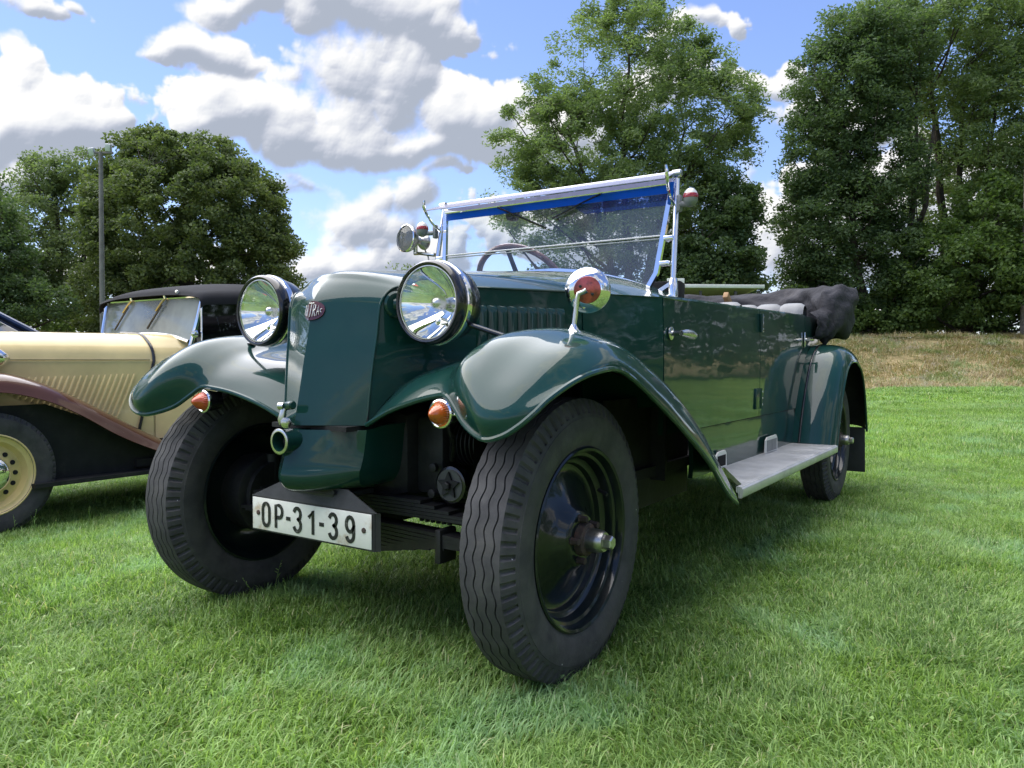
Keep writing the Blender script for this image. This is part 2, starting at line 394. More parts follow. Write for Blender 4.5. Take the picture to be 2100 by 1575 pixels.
def cr(P, n, closed=False):
    """Catmull-Rom through points, n segments per span"""
    P = np.asarray(P, float); m = len(P)
    out = []
    rng_ = range(m if closed else m-1)
    for i in rng_:
        if closed: p0, p1, p2, p3 = P[i-1], P[i], P[(i+1) % m], P[(i+2) % m]
        else:
            p1, p2 = P[i], P[i+1]; p0 = P[i-1] if i > 0 else 2*p1-p2; p3 = P[i+2] if i+2 < m else 2*p2-p1
        for k in range(n):
            t = k/n; t2 = t*t; t3 = t2*t
            out.append(.5*((2*p1)+(-p0+p2)*t+(2*p0-5*p1+4*p2-p3)*t2+(-p0+3*p1-3*p2+p3)*t3))
    if not closed: out.append(P[-1])
    return np.array(out)
def cr_grid(G, nu, nv):
    G = np.asarray(G, float)
    A = np.stack([cr(G[:, j], nu) for j in range(G.shape[1])], 1)
    return np.stack([cr(A[i], nv) for i in range(A.shape[0])], 0)
def solid(o, th, off=-1.0, mat_off=0):
    m = o.modifiers.new('solidify', 'SOLIDIFY'); m.thickness = th; m.offset = off; m.material_offset = mat_off; m.material_offset_rim = 0; m.use_even_offset = False
    e = o.modifiers.new('edges', 'EDGE_SPLIT'); e.split_angle = R(50)
    return o

# ================================================================== ground
FX = Vector((math.sin(_yaw), math.cos(_yaw), 0)); RX = Vector((math.cos(_yaw), -math.sin(_yaw), 0))
def sstep(a, b, x):
    t = np.clip((np.asarray(x, float)-a)/(b-a), 0, 1); return t*t*(3-2*t)
def ground_z(x, y):
    x = np.asarray(x, float); y = np.asarray(y, float)
    D = (x-CAM.x)*FX.x+(y-CAM.y)*FX.y; L = (x-CAM.x)*RX.x+(y-CAM.y)*RX.y
    z = -.085*sstep(-.9, -2.4, x)
    z = z+1.62*sstep(20.3+.25*np.sin(L*.35), 29.5, D)
    z = z+.012*np.sin(x*.9+.3)*np.sin(y*.7)*sstep(4.0, 8.0, D)
    z = z+np.where(D > 20.5, (.05*np.sin(L*1.3+D*.9)+.04*np.sin(L*2.9-D*1.7))*sstep(20.5, 23, D), 0)
    return z
def site(L, D):
    p = Vector((CAM.x, CAM.y, 0))+FX*D+RX*L
    p.z = float(ground_z(p.x, p.y)); return p
def at(u, D): return site((u-1050)/1580.76*D, D)
def zat(v, D): return CAM.z+(737-v)/1580.76*D

def ground_material():
    m, n, out = new_mat('ground')
    pos = n.add('ShaderNodeNewGeometry').outputs['Position']
    dry = n.add('ShaderNodeAttribute', attribute_name='dry').outputs['Fac']
    p = n.add('ShaderNodeBsdfPrincipled'); n.put(p.inputs['Roughness'], .95); n.put(p.inputs['Specular IOR Level'], .1)
    a = n.noise(pos, .9, 4, .6); b = n.noise(pos, 22.0, 6, .7)
    lawn = n.mix(n.range(a, .35, .65), rgb(.10, .17, .035), rgb(.16, .25, .055))
    lawn = n.mix(n.range(b, .45, .75, 0, .6), lawn, rgb(.10, .085, .035))
    st = n.vmath('MULTIPLY', pos, (1.0, 1.0, 5.0))
    h1 = n.noise(st, .8, 5, .65); h2 = n.noise(st, 9.0, 6, .75)
    hay = n.mix(n.range(h2, .3, .7), rgb(.24, .18, .09), rgb(.50, .41, .23))
    hay = n.mix(n.range(h1, .48, .62, 0, .75), hay, rgb(.085, .115, .030))
    hay = n.mix(n.range(n.noise(st, 2.3, 5, .7), .58, .7, 0, .8), hay, rgb(.11, .075, .042))
    f = n.range(n.math('ADD', dry, n.math('MULTIPLY', n.math('SUBTRACT', n.noise(pos, 1.6, 4, .6), .5), .5)), .42, .58)
    n.put(p.inputs['Base Color'], n.mix(f, lawn, hay))
    n.put(p.inputs['Normal'], n.bump(n.noise(pos, 30.0, 6, .75), .9, .03)); n.l.new(p.outputs[0], out.inputs[0])
ground_material()
def make_ground():
    Ds = np.concatenate([np.linspace(-60, -4, 8), np.arange(-3, 12, .25), np.arange(12, 34, .4), np.geomspace(34.5, 700, 16)])
    Ls = np.concatenate([-np.geomspace(16, 500, 14)[::-1], np.arange(-15.5, 15.6, .35), np.geomspace(16, 500, 14)])
    DD, LL = np.meshgrid(Ds, Ls, indexing='ij')
    X = CAM.x+FX.x*DD+RX.x*LL; Y = CAM.y+FX.y*DD+RX.y*LL; Z = ground_z(X, Y)
    a, b = DD.shape
    v = np.stack([X, Y, Z], -1).reshape(-1, 3); i = np.arange((a-1)*b).reshape(a-1, b)[:, :-1].ravel()
    f = np.stack([i, i+1, i+b+1, i+b], 1)[:, ::-1]
    me = mesh_from('ground', v, f)
    at_ = me.attributes.new('dry', 'FLOAT', 'POINT'); at_.data.foreach_set('value', sstep(19.9, 21.2, DD).ravel().astype(np.float32))
    o = link('ground', me, 'ground', sharp=0); tag(o, kind='structure')
    # make the faces look up
    if me.polygons[len(me.polygons)//2].normal.z < 0:
        bm = bmesh.new(); bm.from_mesh(me); bmesh.ops.reverse_faces(bm, faces=bm.faces); bm.to_mesh(me); bm.free()
make_ground()

# ================================================================== grass (instanced tiles, one object each)
def blades(n, size, lmin, lmax, wmin, wmax, lean, rng, seedheads=0, dirn=None, curl=.5):
    """n blades in a square tile; every blade a bent strip of two quads and a tip"""
    x = rng.uniform(-size/2, size/2, n); y = rng.uniform(-size/2, size/2, n)
    ln = rng.uniform(lmin, lmax, n)*rng.choice([.6, 1.0, 1.0, 1.25], n); w = rng.uniform(wmin, wmax, n)
    az = rng.uniform(0, 2*np.pi, n)
    if dirn is not None: az = np.where(rng.random(n) < .55, dirn+rng.normal(0, .6, n), az)
    th = np.clip(rng.normal(lean, .3, n), .05, 1.35)
    d = np.stack([np.cos(az), np.sin(az), np.zeros(n)], 1); s = np.stack([-np.sin(az), np.cos(az), np.zeros(n)], 1); up = np.array([0, 0, 1.])
    base = np.stack([x, y, np.full(n, -.004)], 1)
    t0 = th*.5; t1 = th; t2 = np.clip(th*(1+curl)+.1, 0, 1.65)
    def step(t): return d*np.sin(t)[:, None]+up*np.cos(t)[:, None]
    p1 = base+step(t0)*(ln*.38)[:, None]; p2 = p1+step(t1)*(ln*.36)[:, None]; p3 = p2+step(t2)*(ln*.3)[:, None]
    tw = rng.normal(0, .5, n)[:, None]
    s2 = s*np.cos(tw)+up*np.sin(tw)*.5
    h = (w/2)[:, None]
    V = np.stack([base-s*h, base+s*h, p1-s2*h, p1+s2*h, p2-s2*h*.75, p2+s2*h*.75, p3], 1)
    k = np.arange(n)[:, None]*7
    Q = np.concatenate([k+np.array([0, 1, 3, 2]), k+np.array([2, 3, 5, 4])]); T = k+np.array([4, 5, 6])
    V = V.reshape(-1, 3)
    faces = Q.tolist()+T.tolist()
    if seedheads:
        m = MB()
        for _ in range(seedheads):
            a = rng.uniform(0, 6.28); bx, by = rng.uniform(-size/2, size/2, 2); hgt = rng.uniform(.07, .12); le = rng.uniform(.1, .5)
            pts = [Vector((bx+math.cos(a)*le*hgt*t*t, by+math.sin(a)*le*hgt*t*t, hgt*t)) for t in (0, .4, .75, 1)]
            m.tube(pts, [.0006, .0006, .0005, .0004], seg=3, caps=False)
            for q in range(7):
                t = .62+.38*q/6; c = Vector((bx+math.cos(a)*le*hgt*t*t, by+math.sin(a)*le*hgt*t*t, hgt*t)); b2 = rng.uniform(0, 6.28); e = c+Vector((math.cos(b2), math.sin(b2), .8))*.009*(1.25-t)*2
                m.tube([c, (c+e)/2, e], [.0004, .0011, .0002], seg=3, caps=False)
        kk = len(V); V = np.concatenate([V, np.array(m.v)]); faces += [tuple(i+kk for i in q) for q in m.f]
    if seedheads:
        for _ in range(rng.integers(0, 11)):
            cx_, cy_ = rng.uniform(-size/2, size/2, 2); hz = rng.uniform(.018, .04)
            for q in range(3):
                a = q*2.09+rng.uniform(0, 1); r_ = rng.uniform(.004, .007); c = np.array([cx_+math.cos(a)*r_, cy_+math.sin(a)*r_, hz+rng.uniform(-.003, .003)])
                d_ = np.array([math.cos(a), math.sin(a), .25])*r_; s_ = np.array([-math.sin(a), math.cos(a), 0])*r_*.8
                kk = len(V); V = np.concatenate([V, np.stack([c-d_, c+s_, c+d_, c-s_])]); faces.append((kk, kk+1, kk+2, kk+3))
    return V, faces
def instancer(name, mesh_objs, pos, rot, scale, idx, mat=None, mats=None):
    """one object that draws the tile meshes at the given points"""
    coll = bpy.data.collections.new(name+'_tiles')
    for o in mesh_objs: coll.objects.link(o)
    me = bpy.data.meshes.new(name); me.vertices.add(len(pos)); me.vertices.foreach_set('co', np.asarray(pos, np.float32).ravel())
    for nm, typ, val in (('rot', 'FLOAT_VECTOR', rot), ('scl', 'FLOAT', scale), ('idx', 'INT', idx)):
        a = me.attributes.new(nm, typ, 'POINT')
        a.data.foreach_set('vector' if typ == 'FLOAT_VECTOR' else 'value', np.asarray(val, np.int32 if typ == 'INT' else np.float32).ravel())
    me.update()
    o = bpy.data.objects.new(name, me); COL.objects.link(o)
    ng = bpy.data.node_groups.new(name+'_nodes', 'GeometryNodeTree')
    ng.interface.new_socket('Geometry', in_out='INPUT', socket_type='NodeSocketGeometry'); ng.interface.new_socket('Geometry', in_out='OUTPUT', socket_type='NodeSocketGeometry')
    n = ng.nodes; l = ng.links
    gi = n.new('NodeGroupInput'); go = n.new('NodeGroupOutput'); ci = n.new('GeometryNodeCollectionInfo'); ci.inputs[0].default_value = coll; ci.inputs['Separate Children'].default_value = True; ci.inputs['Reset Children'].default_value = True
    ip = n.new('GeometryNodeInstanceOnPoints'); ip.inputs['Pick Instance'].default_value = True
    def attr(nm, typ):
        q = n.new('GeometryNodeInputNamedAttribute'); q.data_type = typ; q.inputs[0].default_value = nm; return q.outputs[0]
    l.new(gi.outputs[0], ip.inputs['Points']); l.new(ci.outputs[0], ip.inputs['Instance']); l.new(attr('idx', 'INT'), ip.inputs['Instance Index'])
    l.new(attr('rot', 'FLOAT_VECTOR'), ip.inputs['Rotation']); l.new(attr('scl', 'FLOAT'), ip.inputs['Scale']); l.new(ip.outputs[0], go.inputs[0])
    md = o.modifiers.new('scatter', 'NODES'); md.node_group = ng
    return o
def grass_material(name, dark, light, dryc, dryamt, trans=.42, patch=0.0):
    m, n, out = new_mat(name)
    ge = n.add('ShaderNodeNewGeometry'); rnd = ge.outputs['Random Per Island']; pos = ge.outputs['Position']
    a = n.noise(pos, 1.1, 4, .6); b = n.noise(pos, 5.0, 3, .6)
    f = n.math('SUBTRACT', n.math('ADD', n.math('MULTIPLY', rnd, 1.0), n.math('ADD', n.math('MULTIPLY', n.range(a, .35, .65), .3), n.math('MULTIPLY', n.range(b, .35, .65), .25))), .3, clamp=True)
    c = n.mix(f, rgb(*dark), rgb(*light))
    c = n.mix(n.math('MULTIPLY', n.range(n.math('FRACT', n.math('MULTIPLY', rnd, 7.31)), 1-dryamt, 1-dryamt*.6), .9), c, rgb(*dryc))
    if patch: c = n.mix(n.range(n.noise(n.vmath('MULTIPLY', pos, (1.0, 1.0, 4.0)), .75, 4, .65), .47, .60, 0, patch), c, rgb(*dryc))
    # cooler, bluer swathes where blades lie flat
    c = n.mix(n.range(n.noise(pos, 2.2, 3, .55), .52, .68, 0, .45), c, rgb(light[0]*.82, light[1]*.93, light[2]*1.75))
    p = n.add('ShaderNodeBsdfPrincipled'); n.put(p.inputs['Base Color'], c); n.put(p.inputs['Roughness'], .42); n.put(p.inputs['Specular IOR Level'], .45)
    tl = n.add('ShaderNodeBsdfTranslucent'); n.put(tl.inputs[0], n.mix(1.0, c, rgb(1.2, 1.25, .75), 'MULTIPLY'))
    mx = n.add('ShaderNodeMixShader'); n.put(mx.inputs[0], trans); n.l.new(p.outputs[0], mx.inputs[1]); n.l.new(tl.outputs[0], mx.inputs[2]); n.l.new(mx.outputs[0], out.inputs[0])
grass_material('grass', (.090, .185, .034), (.400, .580, .185), (.58, .56, .32), .05, .45)
grass_material('hay', (.22, .17, .085), (.52, .43, .24), (.17, .25, .07), .22, .3, .75)
def tile_objs(prefix, n, mat, fn):
    out = []
    for i in range(n):
        V, F = fn(np.random.default_rng(100+i+len(prefix)*17))
        me = bpy.data.meshes.new(prefix); me.from_pydata(V.tolist(), [], F); me.update(); me.materials.append(MATS[mat])
        me.polygons.foreach_set('use_smooth', np.ones(len(me.polygons), bool))
        out.append(bpy.data.objects.new(f'{prefix}_{i}', me))
    return out
def scatter(name, tiles, size, D0, D1, mat, label, cat, overlap=.72, widen=1.0, jitter=.12, scl=(.9, 1.15)):
    st = size*overlap; P = []
    Lm = .70*D1+1.0
    for i in range(int((D1-D0)/st)+1):
        Dd = D0+i*st
        k = int((.70*Dd+.8)*widen/st)+1
        for j in range(-k, k+1): P.append((j*st, Dd))
    P = np.array(P); P += RNG.uniform(-jitter, jitter, P.shape)*size
    X = CAM.x+FX.x*P[:, 1]+RX.x*P[:, 0]; Y = CAM.y+FX.y*P[:, 1]+RX.y*P[:, 0]; Z = ground_z(X, Y)
    e = .4; gx = (ground_z(X+e, Y)-ground_z(X-e, Y))/(2*e); gy = (ground_z(X, Y+e)-ground_z(X, Y-e))/(2*e)
    rot = []
    for a, b in zip(gx, gy):
        q = Vector((-a, -b, 1)).normalized().to_track_quat('Z', 'Y') @ Matrix.Rotation(RNG.uniform(0, 6.283), 3, 'Z').to_quaternion(); rot.append(tuple(q.to_euler()))
    o = instancer(name, tiles, np.stack([X, Y, Z], 1), rot, RNG.uniform(*scl, len(X)), RNG.integers(0, len(tiles), len(X)))
    tag(o, label, cat, kind='stuff'); return o
near = tile_objs('near', 8, 'grass', lambda r: blades(4800, .42, .021, .047, .0018, .0038, .84, r, 2, r.uniform(0, 6.28)))
scatter('lawn_grass', near, .42, .55, 6.2, 'grass', 'short mown green lawn grass around the wheels in the foreground', 'grass')
mid = tile_objs('midway', 4, 'grass', lambda r: blades(9000, 1.5, .035, .065, .004, .0075, .6, r, 0, r.uniform(0, 6.28)))
scatter('lawn_grass', mid, 1.5, 6.3, 13.5, 'grass', 'mown lawn grass stretching away behind the green car', 'grass')
far = tile_objs('distant', 3, 'grass', lambda r: blades(11000, 3.2, .04, .075, .011, .02, .6, r, 0, r.uniform(0, 6.28)))
scatter('lawn_grass', far, 3.2, 14.0, 19.4, 'grass', 'far strip of lawn grass below the dry bank', 'grass')
hayt = tile_objs('haytile', 4, 'hay', lambda r: blades(2200, 2.4, .10, .26, .008, .02, .95, r, 0, r.uniform(0, 6.28), .8))
scatter('dry_grass', hayt, 2.4, 21.2, 29.0, 'hay', 'cut dry grass lying on the bank below the trees', 'grass', overlap=.8, widen=1.1)

# ================================================================== trees
leafmat('leaf_lime', (.068, .106, .042), (.190, .238, .092), .40)
leafmat('leaf_ash', (.092, .152, .064), (.245, .325, .140), .48)
leafmat('leaf_dark', (.052, .097, .042), (.142, .210, .088), .43)
leafmat('leaf_airy', (.086, .135, .060), (.212, .276, .136), .46)
leafmat('leaf_bush', (.052, .104, .030), (.162, .240, .068), .42)
leafmat('leaf_pale', (.16, .22, .05), (.32, .38, .14), .5)
pbr('bark', (.055, .045, .038), .9, var=.4, vscale=5, bump=.8, bscale=25, bdist=.03)
pbr('bark_pale', (.16, .14, .12), .9, var=.4, vscale=5, bump=.8, bscale=25, bdist=.03)

def leaf_quads(C, rng, ln, wd, droop=.25, spread=1.0, outward=None):
    n = len(C)
    a = rng.normal(0, 1, (n, 3)); a[:, 2] = a[:, 2]*.6-droop
    if outward is not None: a += outward*.8
    a /= np.linalg.norm(a, axis=1, keepdims=True)
    b = rng.normal(0, 1, (n, 3)); b -= a*(a*b).sum(1, keepdims=True); b /= np.linalg.norm(b, axis=1, keepdims=True)
    c = np.cross(a, b)
    L = (rng.uniform(.6, 1.2, n)*ln)[:, None]; Wd = (rng.uniform(.7, 1.2, n)*wd)[:, None]
    V = np.stack([C-a*L*.5, C+b*Wd*.5+c*Wd*.18-a*L*.08, C+a*L*.5, C-b*Wd*.5+c*Wd*.18-a*L*.08], 1).reshape(-1, 3)
    F = np.arange(4*n).reshape(n, 4)
    return V, F
def tree(name, label, u, D, ells, clumps, leaves, rc, ln, wd, leaf, seed, cat='tree', group=None, trunk=None, tr=.2, limbs=26, bark='bark', shell=.45, droop=.25, twigs=True):
    """ells: crown outline as (u, v, half width, half height) seen from the lawn at distance D; trunk: [(u, v)] of the stems"""
    rng = np.random.default_rng(seed)
    k = 1580.76/D
    base = at(u, D); root = empty(name, base); tag(root, label, cat, group)
    E = []
    for e in ells:
        eu, ev, ru, rv = e[:4]; dep = e[4] if len(e) > 4 else 0.0
        c = at(eu, D+dep); c.z = zat(ev, D+dep); E.append((np.array(c-base), ru/k, min(ru, rv*1.2)/k, rv/k))
    vol = np.array([a*b*c for _, a, b, c in E])**.75; vol /= vol.sum()
    R3 = np.array([[RX.x, RX.y, 0], [FX.x, FX.y, 0], [0, 0, 1]])
    cc = []; outw = []
    for _ in range(clumps):
        i = rng.choice(len(E), p=vol); c, a, b, h = E[i]
        d = rng.normal(0, 1, 3); d /= np.linalg.norm(d); r = rng.uniform(shell**3, 1)**(1/3)
        q = d*r*np.array([a, b, h]); p = c+q @ R3
        cc.append(p); outw.append(d @ R3)
    cc = np.array(cc); outw = np.array(outw)
    cc[:, 2] = np.maximum(cc[:, 2], .15)
    ncl = rng.integers(int(leaves*.5), int(leaves*1.5)+1, clumps)
    rcs = rng.uniform(.6, 1.3, clumps)*rc
    idx = np.repeat(np.arange(clumps), ncl); n = len(idx)
    g = rng.normal(0, 1, (n, 3)); g /= np.linalg.norm(g, axis=1, keepdims=True); g *= (rng.random(n)**.45)[:, None]
    g[:, 2] *= .72
    C = cc[idx]+g*rcs[idx][:, None]
    C[:, 2] = np.maximum(C[:, 2], .06)
    V, F = leaf_quads(C, rng, ln, wd, droop, outward=outw[idx]*.5)
    cr_o = link('crown', mesh_from('crown', V, F), leaf, root, smooth=False)
    # stems, limbs and twigs
    stems = trunk or [[(u, 700), (ells[0][0], ells[0][1])]]
    m = MB(); nodes = []
    for st in stems:
        pts = []
        for (su, sv) in st:
            p = at(su, D); p.z = zat(sv, D); pts.append(np.array(p-base))
        pts = np.array(pts); pts[0][2] = min(pts[0][2], -.1)
        pts = cr(pts, 5); pts[1:-1] += rng.normal(0, .05, pts[1:-1].shape)
        rr = np.linspace(tr, tr*.22, len(pts)); rr[0] *= 1.35
        m.tube(pts, rr.tolist(), seg=8); nodes += [(p, r) for p, r in zip(pts[1:], rr[1:])]
    m.build('trunk', bark, root)
    m = MB(); NP = np.array([p for p, _ in nodes]); NR = np.array([r for _, r in nodes])
    order = rng.permutation(clumps)[:limbs]
    LP = [NP]; LR = [NR]
    for i in order:
        t = cc[i]; dz = t[2]-NP[:, 2]; hd = np.linalg.norm(NP[:, :2]-t[:2], axis=1)
        cost = hd+np.abs(dz-hd*.9)*.9
        j = int(np.argmin(cost)); s = NP[j]
        mid_ = (s+t)/2+np.array([0, 0, -.12*np.linalg.norm(t-s)])+rng.normal(0, .12, 3)
        pts = cr(np.array([s, mid_, t]), 4); r0 = min(NR[j]*.62, .02+.018*np.linalg.norm(t-s))
        rr = np.linspace(r0, .012, len(pts)); m.tube(pts, rr.tolist(), seg=5, caps=False); LP.append(pts[2:]); LR.append(rr[2:])
    LPa = np.concatenate(LP)
    if twigs:
        for i in rng.permutation(clumps)[:min(clumps, 420)]:
            t = cc[i]; d2 = np.linalg.norm(LPa-t, axis=1)+np.maximum(0, LPa[:, 2]-t[2])*1.2; j = int(np.argmin(d2)); s = LPa[j]
            if .25 < d2[j] < 2.0: m.tube([s, (s+t)/2+np.array([0, 0, -.05])+rng.normal(0, .06, 3), t], [.018, .012, .006], seg=4, caps=False)
    if m.v: m.build('limb', bark, root)
    return root

tree('lime_tree', 'broad dense dark lime tree behind the soft top roadster', 385, 30,
     [(390, 485, 200, 195), (455, 575, 160, 135), (310, 440, 115, 160), (350, 345, 90, 70), (480, 440, 105, 105), (255, 620, 110, 90), (530, 530, 85, 105), (425, 350, 75, 65)],
     1000, 165, .44, .15, .090, 'leaf_lime', 1, shell=.72, tr=.32, trunk=[[(380, 700), (385, 520), (380, 350)]])
tree('poplar_tree', 'airy pale leaved tree between the lamp post and the picture edge', 120, 35,
     [(120, 470, 120, 150), (70, 540, 90, 120), (190, 400, 75, 85), (95, 375, 50, 55), (160, 560, 120, 110)], 420, 100, .5, .15, .09, 'leaf_airy', 2, shell=.3, tr=.2,
     trunk=[[(130, 700), (125, 550), (120, 380)], [(140, 700), (170, 560), (190, 400)]])
tree('shrub_tree', 'low dark tree overhanging the small blue car', 10, 27,
     [(0, 560, 75, 125), (40, 630, 120, 60), (-80, 520, 130, 190)], 300, 140, .42, .13, .08, 'leaf_dark', 3, shell=.5, trunk=[[(-20, 700), (-30, 560)]])
tree('shrub', 'mid green shrubs growing at the foot of the lime tree', 170, 33, [(130, 650, 110, 45), (230, 655, 70, 40), (330, 660, 120, 50)], 90, 110, .5, .17, .10, 'leaf_bush', 4, cat='shrub', trunk=[[(170, 700), (170, 660)]], limbs=10, tr=.06)
tree('birch_tree', 'small far weeping birch showing above the bonnet', 828, 75, [(828, 585, 30, 62), (815, 610, 34, 50), (845, 600, 25, 50)], 60, 60, 1.0, .35, .13, 'leaf_airy', 5, shell=.2, droop=1.4, trunk=[[(828, 730), (828, 560)]], tr=.12, limbs=14, bark='bark_pale')
tree('ash_tree', 'tall light green ash tree behind the windscreen', 1290, 31,
     [(1285, 160, 165, 150), (1200, 320, 150, 140), (1400, 270, 150, 150), (1290, 70, 90, 75), (1085, 300, 85, 95), (1490, 380, 85, 110), (1250, 450, 240, 100), (1120, 420, 120, 80), (1330, 420, 160, 120), (1500, 240, 70, 80), (1430, 150, 70, 60), (1130, 210, 70, 60)],
     1050, 118, .48, .19, .062, 'leaf_ash', 6, shell=.35, tr=.2, limbs=60, trunk=[[(1290, 700), (1285, 480), (1275, 300), (1285, 120)], [(1300, 700), (1345, 480), (1400, 270)], [(1285, 700), (1235, 470), (1180, 310)]])
tree('hedge_shrub', 'leafy hedge under the ash tree seen through the windscreen glass', 1230, 32.5, [(1060, 640, 80, 60), (1160, 610, 110, 80), (1290, 610, 120, 95), (1400, 620, 110, 80)], 300, 110, .45, .15, .08, 'leaf_dark', 14, cat='shrub', trunk=[[(1230, 700), (1230, 630)]], limbs=14, tr=.06)
tree('maple_tree', 'dense dark leaved bushy tree right behind the windscreen post', 1480, 30,
     [(1480, 520, 85, 90), (1500, 440, 55, 75), (1440, 590, 95, 70), (1530, 580, 50, 50), (1400, 560, 60, 80)], 320, 130, .42, .17, .11, 'leaf_dark', 7, shell=.55, trunk=[[(1470, 700), (1480, 560), (1490, 450)]], tr=.14)
tree('ash_tree', 'tall dark ash with a leaning trunk behind the folded hood', 1790, 31,
     [(1720, 200, 110, 160), (1670, 330, 70, 130), (1700, 460, 110, 130), (1800, 330, 90, 170), (1780, 120, 110, 110), (1660, 560, 65, 90), (1830, 500, 70, 120), (1740, 580, 110, 60)],
     950, 120, .50, .18, .074, 'leaf_dark', 8, shell=.35, tr=.22, limbs=56, trunk=[[(1790, 700), (1835, 590), (1880, 460), (1905, 260)], [(1780, 700), (1745, 480), (1720, 220)], [(1800, 700), (1860, 480), (1870, 210)]])
tree('ash_tree', 'tallest light green ash reaching out of the top right corner', 1960, 33,
     [(1930, 110, 180, 140), (2010, 260, 150, 170), (2120, 180, 130, 200), (1900, 20, 150, 110), (1960, 380, 120, 110), (2090, 20, 120, 120), (2120, 420, 110, 150)],
     950, 120, .55, .195, .074, 'leaf_ash', 9, shell=.35, tr=.22, limbs=56, trunk=[[(1960, 700), (1930, 450), (1900, 200), (1905, 40)], [(1970, 700), (2010, 420), (2030, 200)], [(1950, 700), (1960, 420), (1960, 150)]])
tree('hornbeam_tree', 'thick dark bush like tree filling the right edge above the bank', 1990, 30.5,
     [(1960, 560, 150, 120), (2070, 590, 110, 100), (1850, 640, 60, 50), (2040, 470, 110, 110), (1900, 600, 100, 80), (2140, 500, 100, 190)], 520, 125, .48, .175, .11, 'leaf_bush', 10, shell=.6, trunk=[[(1990, 700), (2000, 560), (2020, 480)]], tr=.16)
tree('shrub', 'leafy green shrubs at the foot of the leaning ash', 1730, 30.5, [(1720, 650, 80, 42), (1650, 640, 60, 50), (1790, 665, 60, 28)], 150, 110, .40, .16, .105, 'leaf_bush', 11, cat='shrub', trunk=[[(1730, 700), (1725, 660)]], limbs=10, tr=.05)
tree('elder_shrub', 'pale flowering shrub lit beyond the leaning ash trunk', 1880, 34, [(1870, 665, 45, 28), (1905, 660, 30, 30), (1835, 672, 30, 18)], 50, 70, .4, .16, .1, 'leaf_pale', 12, cat='shrub', trunk=[[(1880, 700), (1875, 670)]], limbs=6, tr=.04)

def treeline():
    """the same row of trees going on along the field edge, beyond the picture"""
    rng = np.random.default_rng(77); C = []
    for az_, dist in [(12, 31), (16, 30), (22, 30), (31, 32), (40, 30), (50, 33), (60, 31), (72, 34), (85, 33), (100, 36), (-78, 38), (-90, 36), (-104, 38)]:
        a = R(az_); c = np.array([CAM.x+math.sin(a)*dist, CAM.y+math.cos(a)*dist, 0]); h = rng.uniform(9, 14)
        n = 2600; d = rng.normal(0, 1, (n, 3)); d /= np.linalg.norm(d, axis=1, keepdims=True); r = rng.uniform(.4, 1, n)**(1/3)
        p = d*r[:, None]*np.array([3.6, 3.6, h*.48])+np.array([0, 0, h*.52]); p += rng.normal(0, .3, p.shape); p[:, 2] = np.maximum(p[:, 2], .3); C.append(p+c)
    C = np.concatenate(C); C[:, 2] += ground_z(C[:, 0], C[:, 1])*.8
    V, F = leaf_quads(C, rng, .55, .34)
    tag(link('treeline', mesh_from('treeline', V, F), 'leaf_dark', smooth=False), 'dense row of dark trees going on along the field edge', 'trees', kind='stuff')
treeline()
# ================================================================== lamp post, pole, shelter
pbr('pole_steel', (.17, .165, .16), .6, .3, var=.2, vscale=4, dirt=((.16, .14, .12), .5, 3))
pbr('pole_wood', (.22, .19, .16), .85, var=.35, vscale=6, bump=.4)
pbr('lamp_grey', (.36, .38, .40), .45, .4); pbr('lamp_glass', (.55, .6, .62), .12, 0, coat=.6)
def lamp_post():
    D = 18.5; b = at(212, D); root = empty('lamp_post', b); tag(root, 'tall grey floodlight mast with two lamps beside the lime tree', 'lamp post')
    h = zat(318, D)-b.z
    MB().tube([(0, 0, -.1), (0, 0, h*.5), (.02, 0, h)], [.066, .058, .046], seg=14).build('pole', 'pole_steel', root)
    MB().box((0, 0, h-.02), (.62, .05, .05), Matrix.Rotation(_yaw*-1, 3, 'Z'), bev=.008).build('crossbar', 'pole_steel', root)
    for s, dz, tl in ((-1, .0, .35), (1, .1, .25)):
        M = Matrix.Rotation(-_yaw, 3, 'Z') @ Matrix.Rotation(.12*s, 3, 'Y') @ Matrix.Rotation(tl, 3, 'X')
        c = RX*(.2*s)+Vector((0, 0, h+dz))
        f = MB().box(c, (.14, .09, .19), M, bev=.02).build('floodlight', 'lamp_grey', root)
        MB().box(c+M @ Vector((0, -.048, 0)), (.12, .012, .16), M, bev=.004).build('lens', 'lamp_glass', f)
        MB().tube([RX*(.2*s)+Vector((0, 0, h)), c], .015, seg=6).build('bracket', 'pole_steel', f)
lamp_post()
def wood_pole():
    D = 29; b = at(2099, D); root = empty('utility_pole', b); tag(root, 'bare weathered wooden pole at the top right edge', 'pole')
    MB().tube([(0, 0, -.2), (0, 0, 6), (0, 0, 16)], [.16, .14, .12], seg=12).build('post', 'pole_wood', root)
    MB().box((0, 0, 15.4), (1.3, .09, .11), Matrix.Rotation(.7, 3, 'Z')).build('crossarm', 'pole_wood', root)
wood_pole()
pbr('shelter_white', (.62, .64, .60), .5, var=.1); pbr('shelter_beige', (.40, .37, .27), .6, var=.12, vscale=3); pbr('shelter_dark', (.06, .055, .05), .6)
